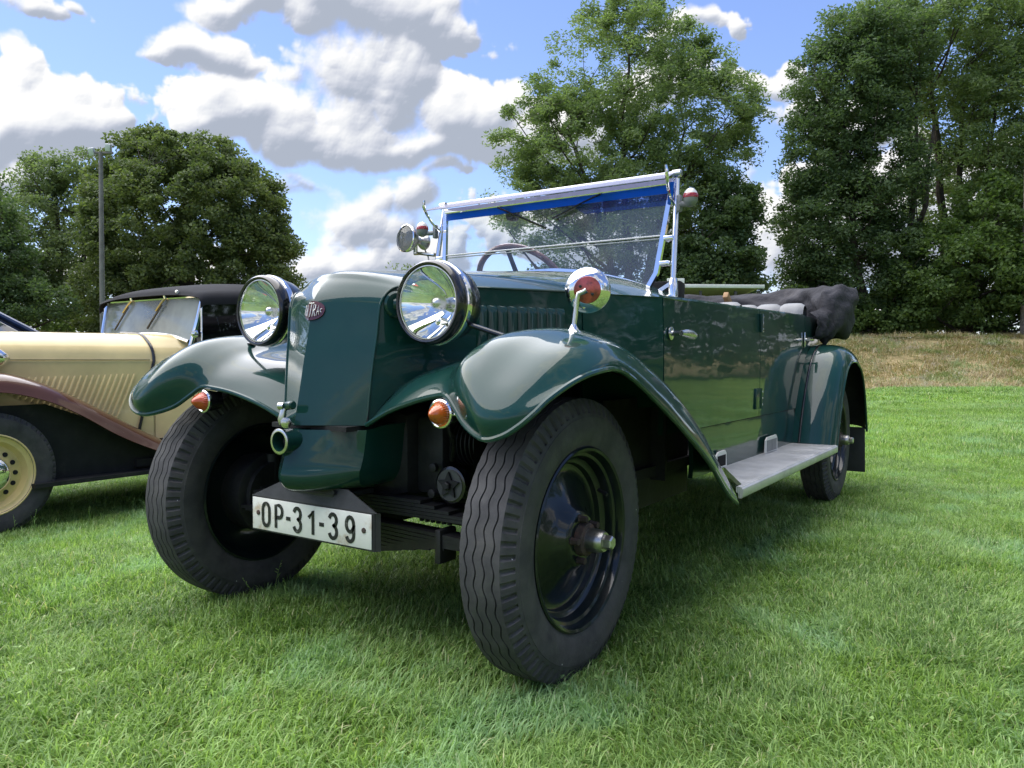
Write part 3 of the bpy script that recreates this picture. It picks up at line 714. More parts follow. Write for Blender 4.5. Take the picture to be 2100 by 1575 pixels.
def shelter():
    D = 13.5; k = 1580.76/D; b = at(1455, D); root = empty('team_shelter', b, -_yaw*1.0+.05); tag(root, 'low beige team shelter with pale roof edge behind the green car', 'shelter')
    top = zat(588, D)-b.z; w = 1.5
    MB().box((0, .45, top*.5-.05), (w-.06, .05, top-.1), bev=.005).build('back_wall', 'shelter_beige', root)
    for s in (-1, 1): MB().box((s*(w/2-.025), .05, top*.5-.06), (.05, .75, top-.12), bev=.005).build('side_wall', 'shelter_beige', root)
    MB().box((0, .03, top-.06), (w+.02, .98, .035), Matrix.Rotation(-.06, 3, 'X'), bev=.006).build('roof', 'shelter_beige', root)
    MB().box((0, -.47, top-.035), (w+.06, .035, .06), bev=.006).build('fascia', 'shelter_white', root)
    for s in (-.30, .30, .70): MB().box((s, -.42, top*.5-.05), (.045, .045, top-.12), bev=.004).build('post', 'shelter_dark', root)
    MB().box((0, .25, .42), (w-.1, .3, .04), bev=.01).build('bench', 'shelter_dark', root)
    p = at(1384, 12.6); r2 = empty('notice_board', p, -_yaw); tag(r2, 'small white notice board on a post behind the windscreen post', 'sign')
    hh = zat(588, 12.6)-p.z
    MB().box((0, 0, hh), (.28, .025, .27), bev=.006).build('panel', 'shelter_white', r2)
    MB().box((0, .03, hh*.5), (.05, .04, hh), bev=.004).build('post', 'shelter_dark', r2)
    MB().box((-.02, -.016, hh-.03), (.07, .006, .07), bev=.002).build('notice', 'shelter_beige', r2)
shelter()

# ================================================================== materials of the cars
paint('green_paint', (.0075, .042, .035), chips=(.2, .27, .26))
paint('green_plain', (.0075, .040, .034), amt=.1)
pbr('underside', (.010, .011, .012), .7, var=.3, vscale=12, bump=.3, bscale=60, dirt=((.05, .045, .04), .5, 6))
pbr('black_gloss', (.008, .008, .010), .25, coat=.6, dirt=((.06, .06, .06), .15, 9))
pbr('wheel_paint', (.005, .010, .011), .3, coat=.75, spec=.2, coat_rough=.08, bump=.25, bscale=35, bdist=.003, dirt=((.05, .045, .04), .35, 8))
pbr('chrome', (.82, .83, .85), .05, 1.0, dirt=((.45, .44, .42), .35, 14))
pbr('worn_chrome', (.62, .62, .60), .22, 1.0, dirt=((.25, .22, .18), .6, 20), rvar=.1)
pbr('alloy', (.50, .50, .49), .35, 1.0, var=.15, vscale=10, dirt=((.2, .17, .14), .5, 14), bump=.15, bscale=90)
pbr('rusty', (.060, .045, .038), .85, .2, var=.4, vscale=30, dirt=((.13, .06, .035), .7, 25), bump=.5, bscale=80)
pbr('iron', (.030, .031, .033), .55, .5, var=.3, vscale=14, dirt=((.06, .05, .04), .5, 10), bump=.3, bscale=50)
pbr('reflector', (.92, .93, .93), .03, 1.0)
pbr('amber', (.80, .16, .015), .12, coat=1.0, trans=.35, var=.2, vscale=60)
pbr('amber_red', (.78, .11, .025), .12, coat=1.0, trans=.30, var=.2, vscale=60)
pbr('red_lens', (.42, .010, .015), .12, coat=1.0, trans=.3)
pbr('white_lens', (.66, .66, .64), .25, coat=.6, trans=.1)
pbr('grey_metal', (.24, .25, .25), .5, .5, var=.15)
trans_plastic('blue_film', (.02, .32, 1.0), .7)
trans_plastic('visor', (.60, .60, .72), .5, .15)
pbr('cloth_grey', (.034, .034, .040), .8, var=.25, vscale=7, bump=.8, bscale=11, bdist=.022, dirt=((.14, .13, .13), .35, 5), spec=.25)
pbr('leather', (.22, .225, .23), .5, var=.1, vscale=9, bump=.15, bscale=90, dirt=((.22, .21, .2), .4, 10))
pbr('wheel_wood', (.20, .085, .060), .35, coat=.6, var=.3, vscale=25)
pbr('maroon', (.075, .010, .016), .3, coat=.8)
pbr('letter_silver', (.72, .72, .70), .3, .6)
pbr('plate_white', (.66, .66, .61), .4, var=.06, vscale=18, dirt=((.36, .25, .13), .85, 16))
pbr('plate_black', (.012, .012, .014), .4, dirt=((.3, .3, .28), .5, 60))
pbr('white_paint', (.70, .70, .66), .4, var=.05)
pbr('mirror_red_reflection', (.36, .070, .060), .3, .6, var=.5, vscale=25, coat=.6, dirt=((.035, .03, .03), .95, 55))  # red with dark mottling: a reflected figure in red, painted as colour
pbr('tan_strap', (.33, .20, .10), .7)
pbr('mud_flap', (.04, .042, .042), .85, var=.2, bump=.2)
pbr('interior_dark', (.014, .014, .015), .9)
glass_thin('wind_glass', (.95, .97, .98), .0, .012, .09, (.82, .88, .97), 1.2)
glass_thin('blue_tint', (.38, .52, .88), .02, .02, .10, (.10, .22, .60))
glass_thin('lamp_lens', (.97, .98, .98), .0, .015, .02, (.8, .8, .8), 20)
glass_thin('car_glass', (.80, .86, .86), .10, .02, .12, (.55, .62, .64), 1.5)
def tyre_material():
    m, n, out = new_mat('tyre')
    p = n.add('ShaderNodeBsdfPrincipled'); v = n.add('ShaderNodeTexCoord').outputs['Object']
    c = n.mix(n.range(n.noise(v, 14.0, 6, .65), .3, .7), rgb(.036, .036, .040), rgb(.068, .067, .069))
    c = n.mix(n.range(n.noise(v, 5.0, 6, .7), .5, .75, 0, .5), c, rgb(.105, .097, .088))
    c = n.mix(n.range(n.noise(v, 95.0, 2, .5), .775, .79), c, rgb(.55, .55, .52))       # bits of chalk caught in the tread
    n.put(p.inputs['Base Color'], c); n.put(p.inputs['Roughness'], n.range(n.noise(v, 20.0, 4, .6), .3, .7, .58, .8)); n.put(p.inputs['Specular IOR Level'], .35)
    n.put(p.inputs['Normal'], n.bump(n.noise(v, 130.0, 5, .7), .25, .003)); n.l.new(p.outputs[0], out.inputs[0])
tyre_material()
def board_material():
    m, n, out = new_mat('ribbed_alloy')
    p = n.add('ShaderNodeBsdfPrincipled'); v = n.add('ShaderNodeTexCoord').outputs['Object']
    s = n.add('ShaderNodeSeparateXYZ'); n.put(s.inputs[0], v)
    a = n.math('SINE', n.math('MULTIPLY', s.outputs[0], 2*math.pi/.0065)); b = n.math('SINE', n.math('MULTIPLY', s.outputs[1], 2*math.pi/.012))
    h = n.math('MULTIPLY', n.math('ADD', a, 1.0), n.math('ADD', b, 1.6))
    n.put(p.inputs['Base Color'], n.mix(n.range(n.noise(v, 7.0, 6, .7), .35, .75), rgb(.66, .66, .66), rgb(.46, .46, .455)))
    n.put(p.inputs['Metallic'], .55); n.put(p.inputs['Roughness'], n.range(n.noise(v, 9.0, 5, .6), .3, .7, .28, .45))
    n.put(p.inputs['Normal'], n.bump(h, .55, .0012)); n.l.new(p.outputs[0], out.inputs[0])
board_material()

# ================================================================== wheel with moulded tread
def tyre_mesh(Rt=.33, hw=.050, bulge=.070, rim=.208, lugs=72, zig=36):
    nth = lugs*6
    th = np.arange(nth)/nth*2*np.pi
    tri = np.sin(th*zig)
    lug = np.tile(np.array([0, 1, 1, 0, 0, 0], float), lugs)
    cols = []                                   # (x, r) arrays over theta
    def col(x, r, dx=0.0, rec=0.0): cols.append((np.full(nth, x)+dx, np.full(nth, r)-rec))
    side = [(.070*.78, rim-.004), (bulge*.90, rim+.012), (bulge, rim+.035), (bulge*1.03, rim+.060), (bulge*1.0, rim+.078), (bulge*.985, rim+.0785), (bulge*.965, rim+.083)]
    for x, r in side: col(-x, r)
    sh = [(bulge*.95, Rt-.036, 0), (hw+.0145, Rt-.030, 1), (hw+.010, Rt-.018, 1), (hw+.005, Rt-.008, 1), (hw+.0025, Rt-.0045, .75), (hw, Rt-.0022, 0)]
    for x, r, k in sh: col(-x, r, lug*.003*k, lug*.0065*k)
    gs = (-.034, -.0115, .0115, .034)
    def crown(x): return Rt-.0022*(x/hw)**2
    col(-hw+.0025, crown(hw-.0025))
    for g in gs:
        dx = tri*.0032
        for o, dep in ((-.0019, 0), (-.0010, .0060), (.0010, .0060), (.0019, 0)): col(g+o, crown(g)-dep, dx)
    col(hw-.0025, crown(hw-.0025))
    for x, r, k in reversed(sh): col(x, r, -lug*.003*k, lug*.0065*k)
    for x, r in reversed(side): col(x, r)
    nc = len(cols); V = np.empty((nth, nc, 3))
    for j, (x, r) in enumerate(cols): V[:, j, 0] = x; V[:, j, 1] = np.cos(th)*r; V[:, j, 2] = np.sin(th)*r
    i = np.arange(nth)[:, None]; j = np.arange(nc-1)[None]
    F = np.stack([i*nc+j, ((i+1) % nth)*nc+j, ((i+1) % nth)*nc+j+1, i*nc+j+1], -1).reshape(-1, 4)
    return mesh_from('tyre', V.reshape(-1, 3), F)
TYRE = tyre_mesh()
def wheel(parent, loc, side, mesh=TYRE, rim_mat='wheel_paint', steer=0.0):
    """side +1: outer face looks to +X"""
    S = Matrix.Diagonal((side, 1, 1))
    prof = [(.056, .2135), (.064, .216), (.067, .212), (.064, .206), (.054, .202), (.046, .200), (.043, .193), (.036, .190), (.022, .188), (.017, .183), (.014, .175), (.002, .171), (-.002, .160), (.002, .145), (.020, .105), (.038, .078), (.050, .068), (.056, .060), (.058, .054), (.058, .0)]
    m = MB().lathe(prof, seg=72, caps=False)
    m.lathe([(-.055, .2135), (-.064, .216), (-.066, .210), (-.05, .198), (-.03, .186), (-.02, .17), (-.01, .12), (-.015, .06), (-.03, .05), (-.03, 0)], seg=48, caps=False)
    m.v = [tuple(S @ Vector(p)) for p in m.v]
    w = m.build('wheel', rim_mat, parent); w.location = loc; w.rotation_euler = (0, 0, steer)
    t = link('tyre', mesh, None, w, sharp=28)
    if not mesh.materials: mesh.materials.append(MATS['tyre'])
    d = MB().lathe([(.0, .120), (-.10, .125), (-.105, .11), (-.105, .0)], seg=32); d.v = [tuple(S @ Vector(p)) for p in d.v]; d.build('brake_drum', 'iron', w)
    h = MB().lathe([(.055, .040), (.075, .038), (.078, .033), (.078, .0)], seg=28); h.v = [tuple(S @ Vector(p)) for p in h.v]; h.build('hub', 'rusty', w)
    h = MB().lathe([(.072, .027), (.10, .0275), (.112, .0255), (.118, .022), (.119, 0)], seg=32).lathe([(.116, .0175), (.136, .0165), (.139, .013), (.139, .0)], seg=6)
    h.v = [tuple(S @ Vector(p)) for p in h.v]; h.build('hub_cap', 'alloy', w)
    for k in range(5):
        a = 2*math.pi*k/5+.55; q = MB().lathe([(.050, .010), (.060, .010), (.061, .0085), (.078, .008), (.078, 0)], origin=(0, math.cos(a)*.0505, math.sin(a)*.0505), seg=6)
        q.v = [tuple(S @ Vector(p)) for p in q.v]; q.build('wheel_nut', 'rusty', w)
    a = .6; q = MB().tube([(.030, math.cos(a)*.165, math.sin(a)*.165), (.052, math.cos(a)*.155, math.sin(a)*.155), (.060, math.cos(a)*.150, math.sin(a)*.150)], [.005, .0055, .004], seg=8); q.v = [tuple(S @ Vector(p)) for p in q.v]; q.build('valve', 'iron', w)
    return w

# ================================================================== the green tourer
TAT = empty('vintage_tourer', (0, 0, 0)); tag(TAT, 'dark green vintage open touring car with round headlights parked on the lawn', 'car')
SIDE_K = (.553-.15)/(.763+.106)
def sx(y): return .15+SIDE_K*(y+.106)
EDGE = [(.150, -.106, .583), (.154, -.097, .682), (.158, -.089, .753), (.161, -.082, .801), (.164, -.075, .867), (.168, -.067, .894), (.174, -.053, .913), (.184, -.032, .925), (.204, .010, .931), (.272, .157, .934), (.338, .300, .936), (.423, .482, .938)]
CENT = [(0, -.202, .583), (0, -.184, .672), (0, -.170, .745), (0, -.159, .795), (0, -.146, .862), (0, -.136, .895), (0, -.116, .922), (0, -.088, .949), (0, -.045, .974), (0, .150, .994), (0, .300, 1.006), (0, .482, 1.022)]
def bonnet():
    E = cr(EDGE, 5); C = cr(CENT, 5); n = len(E)
    G = []
    for i in range(n):
        f = i/(n-1); k = float(sstep(.34, .75, f))          # from V shaped prow to rounded crown
        row = []
        for s in np.linspace(-1, 1, 41):
            a = abs(s); ex = 1.0+1.15*k; b = a**ex if k > 0 else a
            x = E[i][0]*s; y = C[i][1]+(E[i][1]-C[i][1])*(a**(1+.5*k)); z = C[i][2]+(E[i][2]-C[i][2])*b
            row.append((x, y, z))
        G.append(row)
    o = MB().grid(G).build('bonnet', ['green_paint', 'underside'], TAT, sharp=14); solid(o, .004, -1, 1)
    # edge beads where the prow sheet meets the side panels
    for s in (1, -1):
        MB().tube([(p[0]*s, p[1], p[2]) for p in E], .0035, seg=8).build('bonnet_bead', 'green_paint', TAT)
bonnet()
CREASE = [(.150, -.106, .583), (.170, -.062, .639), (.188, -.023, .677), (.217, .039, .714), (.247, .104, .736), (.286, .188, .747), (.350, .325, .748), (.423, .482, .74)]
def bonnet_side(s):
    E = cr(EDGE, 5); B = cr(CREASE, 6)
    tE = np.linspace(0, 1, 56); tB = np.linspace(0, 1, 56)
    iE = lambda t: np.array([np.interp(t*(len(E)-1), np.arange(len(E)), E[:, k]) for k in range(3)])
    iB = lambda t: np.array([np.interp(t*(len(B)-1), np.arange(len(B)), B[:, k]) for k in range(3)])
    G = []
    for t in np.linspace(0, 1, 60):
        # pair points so that the ruling turns from the front corner backwards
        e = iE(t); b = iB(max(0.0, (t-.28)/.72)**1.0)
        G.append([e*(1-w)+b*w for w in np.linspace(0, 1, 9)])
    m = MB().grid(G)
    if s < 0: m = m.mirror()
    o = m.build('bonnet_side', ['green_paint', 'underside'], TAT, sharp=20); solid(o, .004, -1 if s > 0 else -1, 1)
    # pressed louvres
    for k in range(9):
        y0 = .170+k*.0285; y1 = y0+.0262
        prof = []
        for zz, dep in ((.889, 0.0), (.886, .55), (.880, .9), (.868, 1.0), (.82, 1.0), (.775, 1.0)):
            prof.append([(zz, yy, dep*b) for yy, b in ((y0, .0), (y0+.003, .35), (y0+.010, .8), (y0+.018, 1.0), (y1-.002, 1.0), (y1, .0))])
        nx = 1/math.hypot(1, SIDE_K); G = [[((sx(y)+.0008+d*.009*nx)*s, y-d*.009*SIDE_K*nx, z) for z, y, d in r] for r in prof]
        MB().grid(G).build('louvre', 'green_paint', o, sharp=50)
for s in (1, -1): bonnet_side(s)
# split badge on the prow
def badge():
    rows = []
    nface = Vector((.45, -.86, .17)).normalized()
    def onface(a, z, off):                                # a: distance from the ridge along the face, signed
        c = np.array([np.interp(z, [p[2] for p in CENT[:7]], [p[k] for p in CENT[:7]]) for k in (1,)])[0]
        e = np.array([np.interp(z, [p[2] for p in EDGE[:6]], [p[k] for p in EDGE[:6]]) for k in (0, 1)])
        d = Vector((e[0], e[1]-c, 0)); t = abs(a)/d.length
        p = Vector((0, c, z))+d*t; nn = Vector((-d.y*-1, d.x*-1, 0)); nn = Vector((-(d.y), 0, 0)); 
        nrm = Vector((d.y, -d.x, .12*d.length)).normalized(); p += nrm*off
        return Vector((p.x if a >= 0 else -p.x, p.y, p.z))
    zc = .8655
    m = MB(); n = 40
    for off, sc in ((.0015, 1.0),):
        for sgn in (1, -1):
            top = []; bot = []
            G = []
            for i in range(13):
                a = i/12; h = math.sqrt(max(0, 1-a*a))
                G.append([onface(sgn*(a*.037+1e-5), zc+h*.024*w, .004) for w in (-1, -.5, 0, .5, 1)])
            m.grid(G, flip=sgn < 0)
    b = m.build('badge', 'maroon', TAT, sharp=60); solid(b, .003, -1)
    def stroke(pts, w=.0016):
        q = MB(); P = [onface(a, z, .0075) for a, z in pts]; q.tube(P, w, seg=6); return q
    def letters(specs):
        for pl in specs:
            q = MB()
            for st in pl: q.tube([onface(a*.86, zc+z*.86, .0072) for a, z in st], .0011, seg=6)
            q.build('letter', 'letter_silver', b)
    T = lambda c: [[(c-.0055, .017), (c+.0055, .017)], [(c, .017), (c, -.016)]]
    letters([[[(-.008, .021), (.008, .021)], [(.0006, .02), (.0006, -.019)]],
             [[(.008, -.018), (.008, .017), (.014, .016), (.015, .008), (.013, .001), (.008, .0)], [(.011, .0), (.016, -.017)]],
             [[(.020, -.015), (.0235, .014), (.028, -.013)], [(.0215, -.004), (.0265, -.004)]],
             [[(.036, .004), (.032, .004), (.031, -.003), (.035, -.006)]],
             [[(-.008, -.017), (-.012, .016), (-.017, -.016)], [(-.010, -.004), (-.015, -.004)]],
             [[(-.021, .014), (-.031, .014)], [(-.026, .014), (-.026, -.013)]]])
badge()
# lower prow (starter cover) with crank tube
def chin():
    zc = [.572, .545, .510, .482, .466, .450, .436, .426, .420]
    yc = [-.208, -.217, -.228, -.236, -.240, -.237, -.226, -.205, -.165]
    xe = [.150, .148, .145, .142, .140, .136, .130, .122, .110]
    ye = [-.108, -.110, -.114, -.120, -.123, -.120, -.110, -.090, -.060]
    G = []
    for i in range(len(zc)):
        row = []
        k = min(1, max(0, (i-3)/4))
        for s in np.linspace(-1, 1, 25):
            a = abs(s); row.append((xe[i]*s, yc[i]+(ye[i]-yc[i])*(a**(1+.6*k)), zc[i]+(.006*a if i > 3 else 0)))
        # side returns going back under the car
        row = [(-xe[i]-.004, ye[i]+.06, zc[i]+.01), (-xe[i]-.006, ye[i]+.2, zc[i]+.01)][::-1]+row+[(xe[i]+.004, ye[i]+.06, zc[i]+.01), (xe[i]+.006, ye[i]+.2, zc[i]+.01)]
        G.append(row)
    G = cr_grid(G, 4, 1)
    o = MB().grid(G).build('starter_cover', ['green_paint', 'underside'], TAT, sharp=24); solid(o, .004, 1, 1)
    MB().box((0, -.05, .576), (.27, .22, .012)).build('cover_gap', 'underside', TAT)
    t = MB().lathe([(-.05, .028), (.0, .0285), (.046, .029), (.049, .030), (.052, .0295), (.052, .0235), (.020, .023), (.0, .022), (.0, .0)], origin=(0, -.195, .547), axis=(0, -1, 0), seg=36).build('crank_tube', 'green_plain', TAT)
    MB().lathe([(.0, .0305), (.004, .031), (.005, .029), (.005, .024)], origin=(0, -.2445, .547), axis=(0, -1, 0), seg=36, caps=False).build('ring', 'worn_chrome', t)
    MB().lathe([(-.02, .011), (.012, .011), (.014, .009), (.014, 0)], origin=(0, -.215, .547), axis=(0, -1, 0), seg=20).build('crank_dog', 'iron', t)
    c = MB().tube([(0, -.236, .590), (0, -.240, .600), (.001, -.236, .620), (.002, -.231, .632)], [.010, .0095, .008, .0085], seg=12)
    c.lathe([(-.012, .013), (.016, .013), (.018, .010), (.018, 0)], origin=(.002, -.233, .592), axis=(.9, -.45, 0), seg=20).lathe([(-.01, .009), (.004, .009), (.004, 0)], origin=(-.004, -.240, .632), axis=(-.9, -.3, 0), seg=14)
    k = c.build('crank_handle', 'worn_chrome', TAT)
    MB().lathe([(.0, .009), (.003, .0105), (.030, .0105), (.033, .008), (.033, 0)], origin=(.002, -.230, .632), axis=(.95, -.1, .1), seg=18).build('grip', 'green_plain', k)
chin()

# ---------------------------------------------------------------- wings
FW = [
 [(0.15, -0.106, 0.585), (0.235, -0.118, 0.622), (0.33, -0.13, 0.65), (0.405, -0.148, 0.664), (0.44, -0.158, 0.664), (0.475, -0.172, 0.64), (0.52, -0.195, 0.608), (0.59, -0.229, 0.587), (0.64, -0.236, 0.596), (0.675, -0.226, 0.618), (0.698, -0.207, 0.643)],
 [(0.172, -0.058, 0.642), (0.25, -0.085, 0.668), (0.34, -0.112, 0.686), (0.412, -0.13, 0.697), (0.45, -0.152, 0.704), (0.49, -0.192, 0.7), (0.535, -0.224, 0.672), (0.595, -0.247, 0.634), (0.65, -0.238, 0.64), (0.692, -0.207, 0.655), (0.712, -0.178, 0.668)],
 [(0.192, -0.014, 0.685), (0.265, -0.045, 0.703), (0.35, -0.075, 0.716), (0.42, -0.093, 0.728), (0.458, -0.122, 0.742), (0.5, -0.168, 0.75), (0.545, -0.198, 0.732), (0.6, -0.212, 0.698), (0.665, -0.19, 0.698), (0.71, -0.14, 0.695), (0.727, -0.108, 0.7)],
 [(0.225, 0.057, 0.722), (0.29, 0.025, 0.732), (0.365, -0.01, 0.742), (0.43, -0.03, 0.755), (0.47, -0.05, 0.776), (0.515, -0.086, 0.794), (0.56, -0.105, 0.788), (0.61, -0.112, 0.768), (0.68, -0.09, 0.756), (0.724, -0.05, 0.733), (0.737, -0.03, 0.719)],
 [(0.265, 0.142, 0.742), (0.32, 0.112, 0.748), (0.385, 0.085, 0.755), (0.44, 0.07, 0.768), (0.48, 0.058, 0.792), (0.525, 0.042, 0.814), (0.572, 0.034, 0.816), (0.625, 0.032, 0.806), (0.692, 0.04, 0.785), (0.733, 0.052, 0.748), (0.742, 0.058, 0.724)],
 [(0.33, 0.282, 0.748), (0.375, 0.26, 0.752), (0.425, 0.238, 0.758), (0.465, 0.2145, 0.77), (0.5, 0.197, 0.792), (0.54, 0.1795, 0.813), (0.585, 0.166, 0.816), (0.635, 0.162, 0.806), (0.7, 0.156, 0.775), (0.738, 0.146, 0.728), (0.745, 0.14, 0.7)],
 [(0.4, 0.44, 0.745), (0.435, 0.425, 0.747), (0.468, 0.41, 0.75), (0.498, 0.3813, 0.757), (0.526, 0.3565, 0.77), (0.56, 0.3327, 0.783), (0.598, 0.311, 0.784), (0.645, 0.303, 0.771), (0.706, 0.29, 0.733), (0.742, 0.273, 0.676), (0.748, 0.263, 0.645)],
 [(0.482, 0.612, 0.7), (0.505, 0.602, 0.701), (0.528, 0.592, 0.703), (0.548, 0.5682, 0.706), (0.568, 0.5465, 0.712), (0.592, 0.5247, 0.716), (0.622, 0.501, 0.712), (0.66, 0.487, 0.696), (0.714, 0.465, 0.652), (0.746, 0.441, 0.592), (0.751, 0.431, 0.562)],
 [(0.552, 0.85, 0.6), (0.562, 0.832, 0.603), (0.575, 0.812, 0.606), (0.59, 0.7838, 0.609), (0.606, 0.7555, 0.611), (0.624, 0.7283, 0.612), (0.645, 0.701, 0.607), (0.676, 0.677, 0.59), (0.72, 0.647, 0.545), (0.75, 0.62, 0.49), (0.754, 0.61, 0.463)],
 [(0.558, 1.075, 0.47), (0.568, 1.05, 0.473), (0.58, 1.02, 0.476), (0.596, 0.9845, 0.478), (0.612, 0.951, 0.478), (0.63, 0.9215, 0.477), (0.65, 0.89, 0.47), (0.682, 0.858, 0.452), (0.724, 0.818, 0.416), (0.753, 0.778, 0.375), (0.757, 0.768, 0.352)],
 [(0.558, 1.29, 0.347), (0.57, 1.25, 0.349), (0.584, 1.205, 0.35), (0.602, 1.155, 0.351), (0.62, 1.11, 0.351), (0.64, 1.07, 0.351), (0.66, 1.032, 0.349), (0.692, 0.98, 0.344), (0.73, 0.92, 0.334), (0.756, 0.87, 0.318), (0.759, 0.858, 0.308)]]
def front_wing(s):
    G = cr_grid(FW, 7, 5)
    m = MB().grid(G, flip=False)
    lip = [tuple(p) for p in G[0][:]]+[tuple(r[-1]) for r in G[1:]]
    if s < 0: m = m.mirror(); lip = [(-a, b, c) for a, b, c in lip]
    o = m.build('front_wing', ['green_paint', 'underside'], TAT, sharp=40); solid(o, .005, -1, 1)
    MB().tube(lip, .0065, seg=8).build('rolled_edge', 'green_paint', o)
    return o
for s in (1, -1): front_wing(s)
# rear wings: inner piece against the body, piping bead, outer domed piece
RWp = [  # (y, z) of the crown line from running board over the wheel to the tail
 (2.325, .350), (2.375, .470), (2.450, .610), (2.545, .730), (2.660, .798), (2.790, .818), (2.920, .806), (3.040, .765), (3.135, .690), (3.205, .585), (3.255, .470), (3.290, .375)]
def rear_wing(s):
    P = np.array(RWp); G = []
    T = np.gradient(P, axis=0); T /= np.linalg.norm(T, axis=1, keepdims=True); Nn = np.stack([T[:, 1]*-1, T[:, 0]], 1)   # outward normal (y, z)
    for (y, z), (ny, nz) in zip(P, -Nn*np.sign(-Nn[5][1])*1):
        if nz < 0 and abs(nz) > .5: ny, nz = -ny, -nz
        cx = 0.0
        row = [(.556, y+ny*.004, z+nz*.004), (.585, y+ny*.006, z+nz*.006), (.615, y+ny*.007, z+nz*.007), (.655, y+ny*.004, z+nz*.004), (.695, y-ny*.008, z-nz*.008), (.726, y-ny*.034, z-nz*.034), (.741, y-ny*.064, z-nz*.064), (.744, y-ny*.080, z-nz*.080)]
        G.append(row)
    Gc = cr_grid(G, 6, 5)
    m = MB().grid(Gc); bead = [tuple(r[6]+np.array([0, 0, 0])) for r in Gc]; lip = [tuple(r[-1]) for r in Gc]
    if s < 0: m = m.mirror(); bead = [(-a, b, c) for a, b, c in bead]; lip = [(-a, b, c) for a, b, c in lip]
    o = m.build('rear_wing', ['green_paint', 'underside'], TAT, sharp=40); solid(o, .005, -1, 1)
    MB().tube(bead, .006, seg=8).build('piping', 'black_gloss', o); MB().tube(lip, .006, seg=8).build('rolled_edge', 'green_paint', o)
    MB().box((.64*s, 3.285, .235), (.17, .008, .26), Matrix.Rotation(.12, 3, 'X'), bev=.003).build('mud_flap', 'mud_flap', o)
for s in (1, -1): rear_wing(s)

# ---------------------------------------------------------------- body tub
def top_z(y): return float(np.interp(y, [.40, .763, 1.775, 2.57, 3.1], [.938, .938, .951, .966, .972]))
def side_x(y):
    if y <= .763: return sx(y)
    return float(np.interp(y, [.763, 1.2, 1.8, 2.57, 2.9, 3.15, 3.32], [.553, .557, .558, .555, .545, .515, .46]))
def panel(name, y0, y1, z0, z1=None, s=1, inset=.0, th=.016, mat='green_paint', ny=14, parent=None, lower_in=.0):
    G = []
    for y in np.linspace(y0, y1, ny):
        zt = (z1 if z1 is not None else top_z(y)); row = []
        for w in np.linspace(0, 1, 9):
            z = z0+(zt-z0)*w; x = side_x(y)+inset+.004*math.sin(math.pi*w)-.003*w-lower_in*(1-w)**2
            row.append((x*s, y, z))
        G.append(row)
    o = MB().grid(G, flip=s < 0).build(name, [mat, 'interior_dark'], parent or TAT, sharp=30); solid(o, th, -1, 1)
    return o
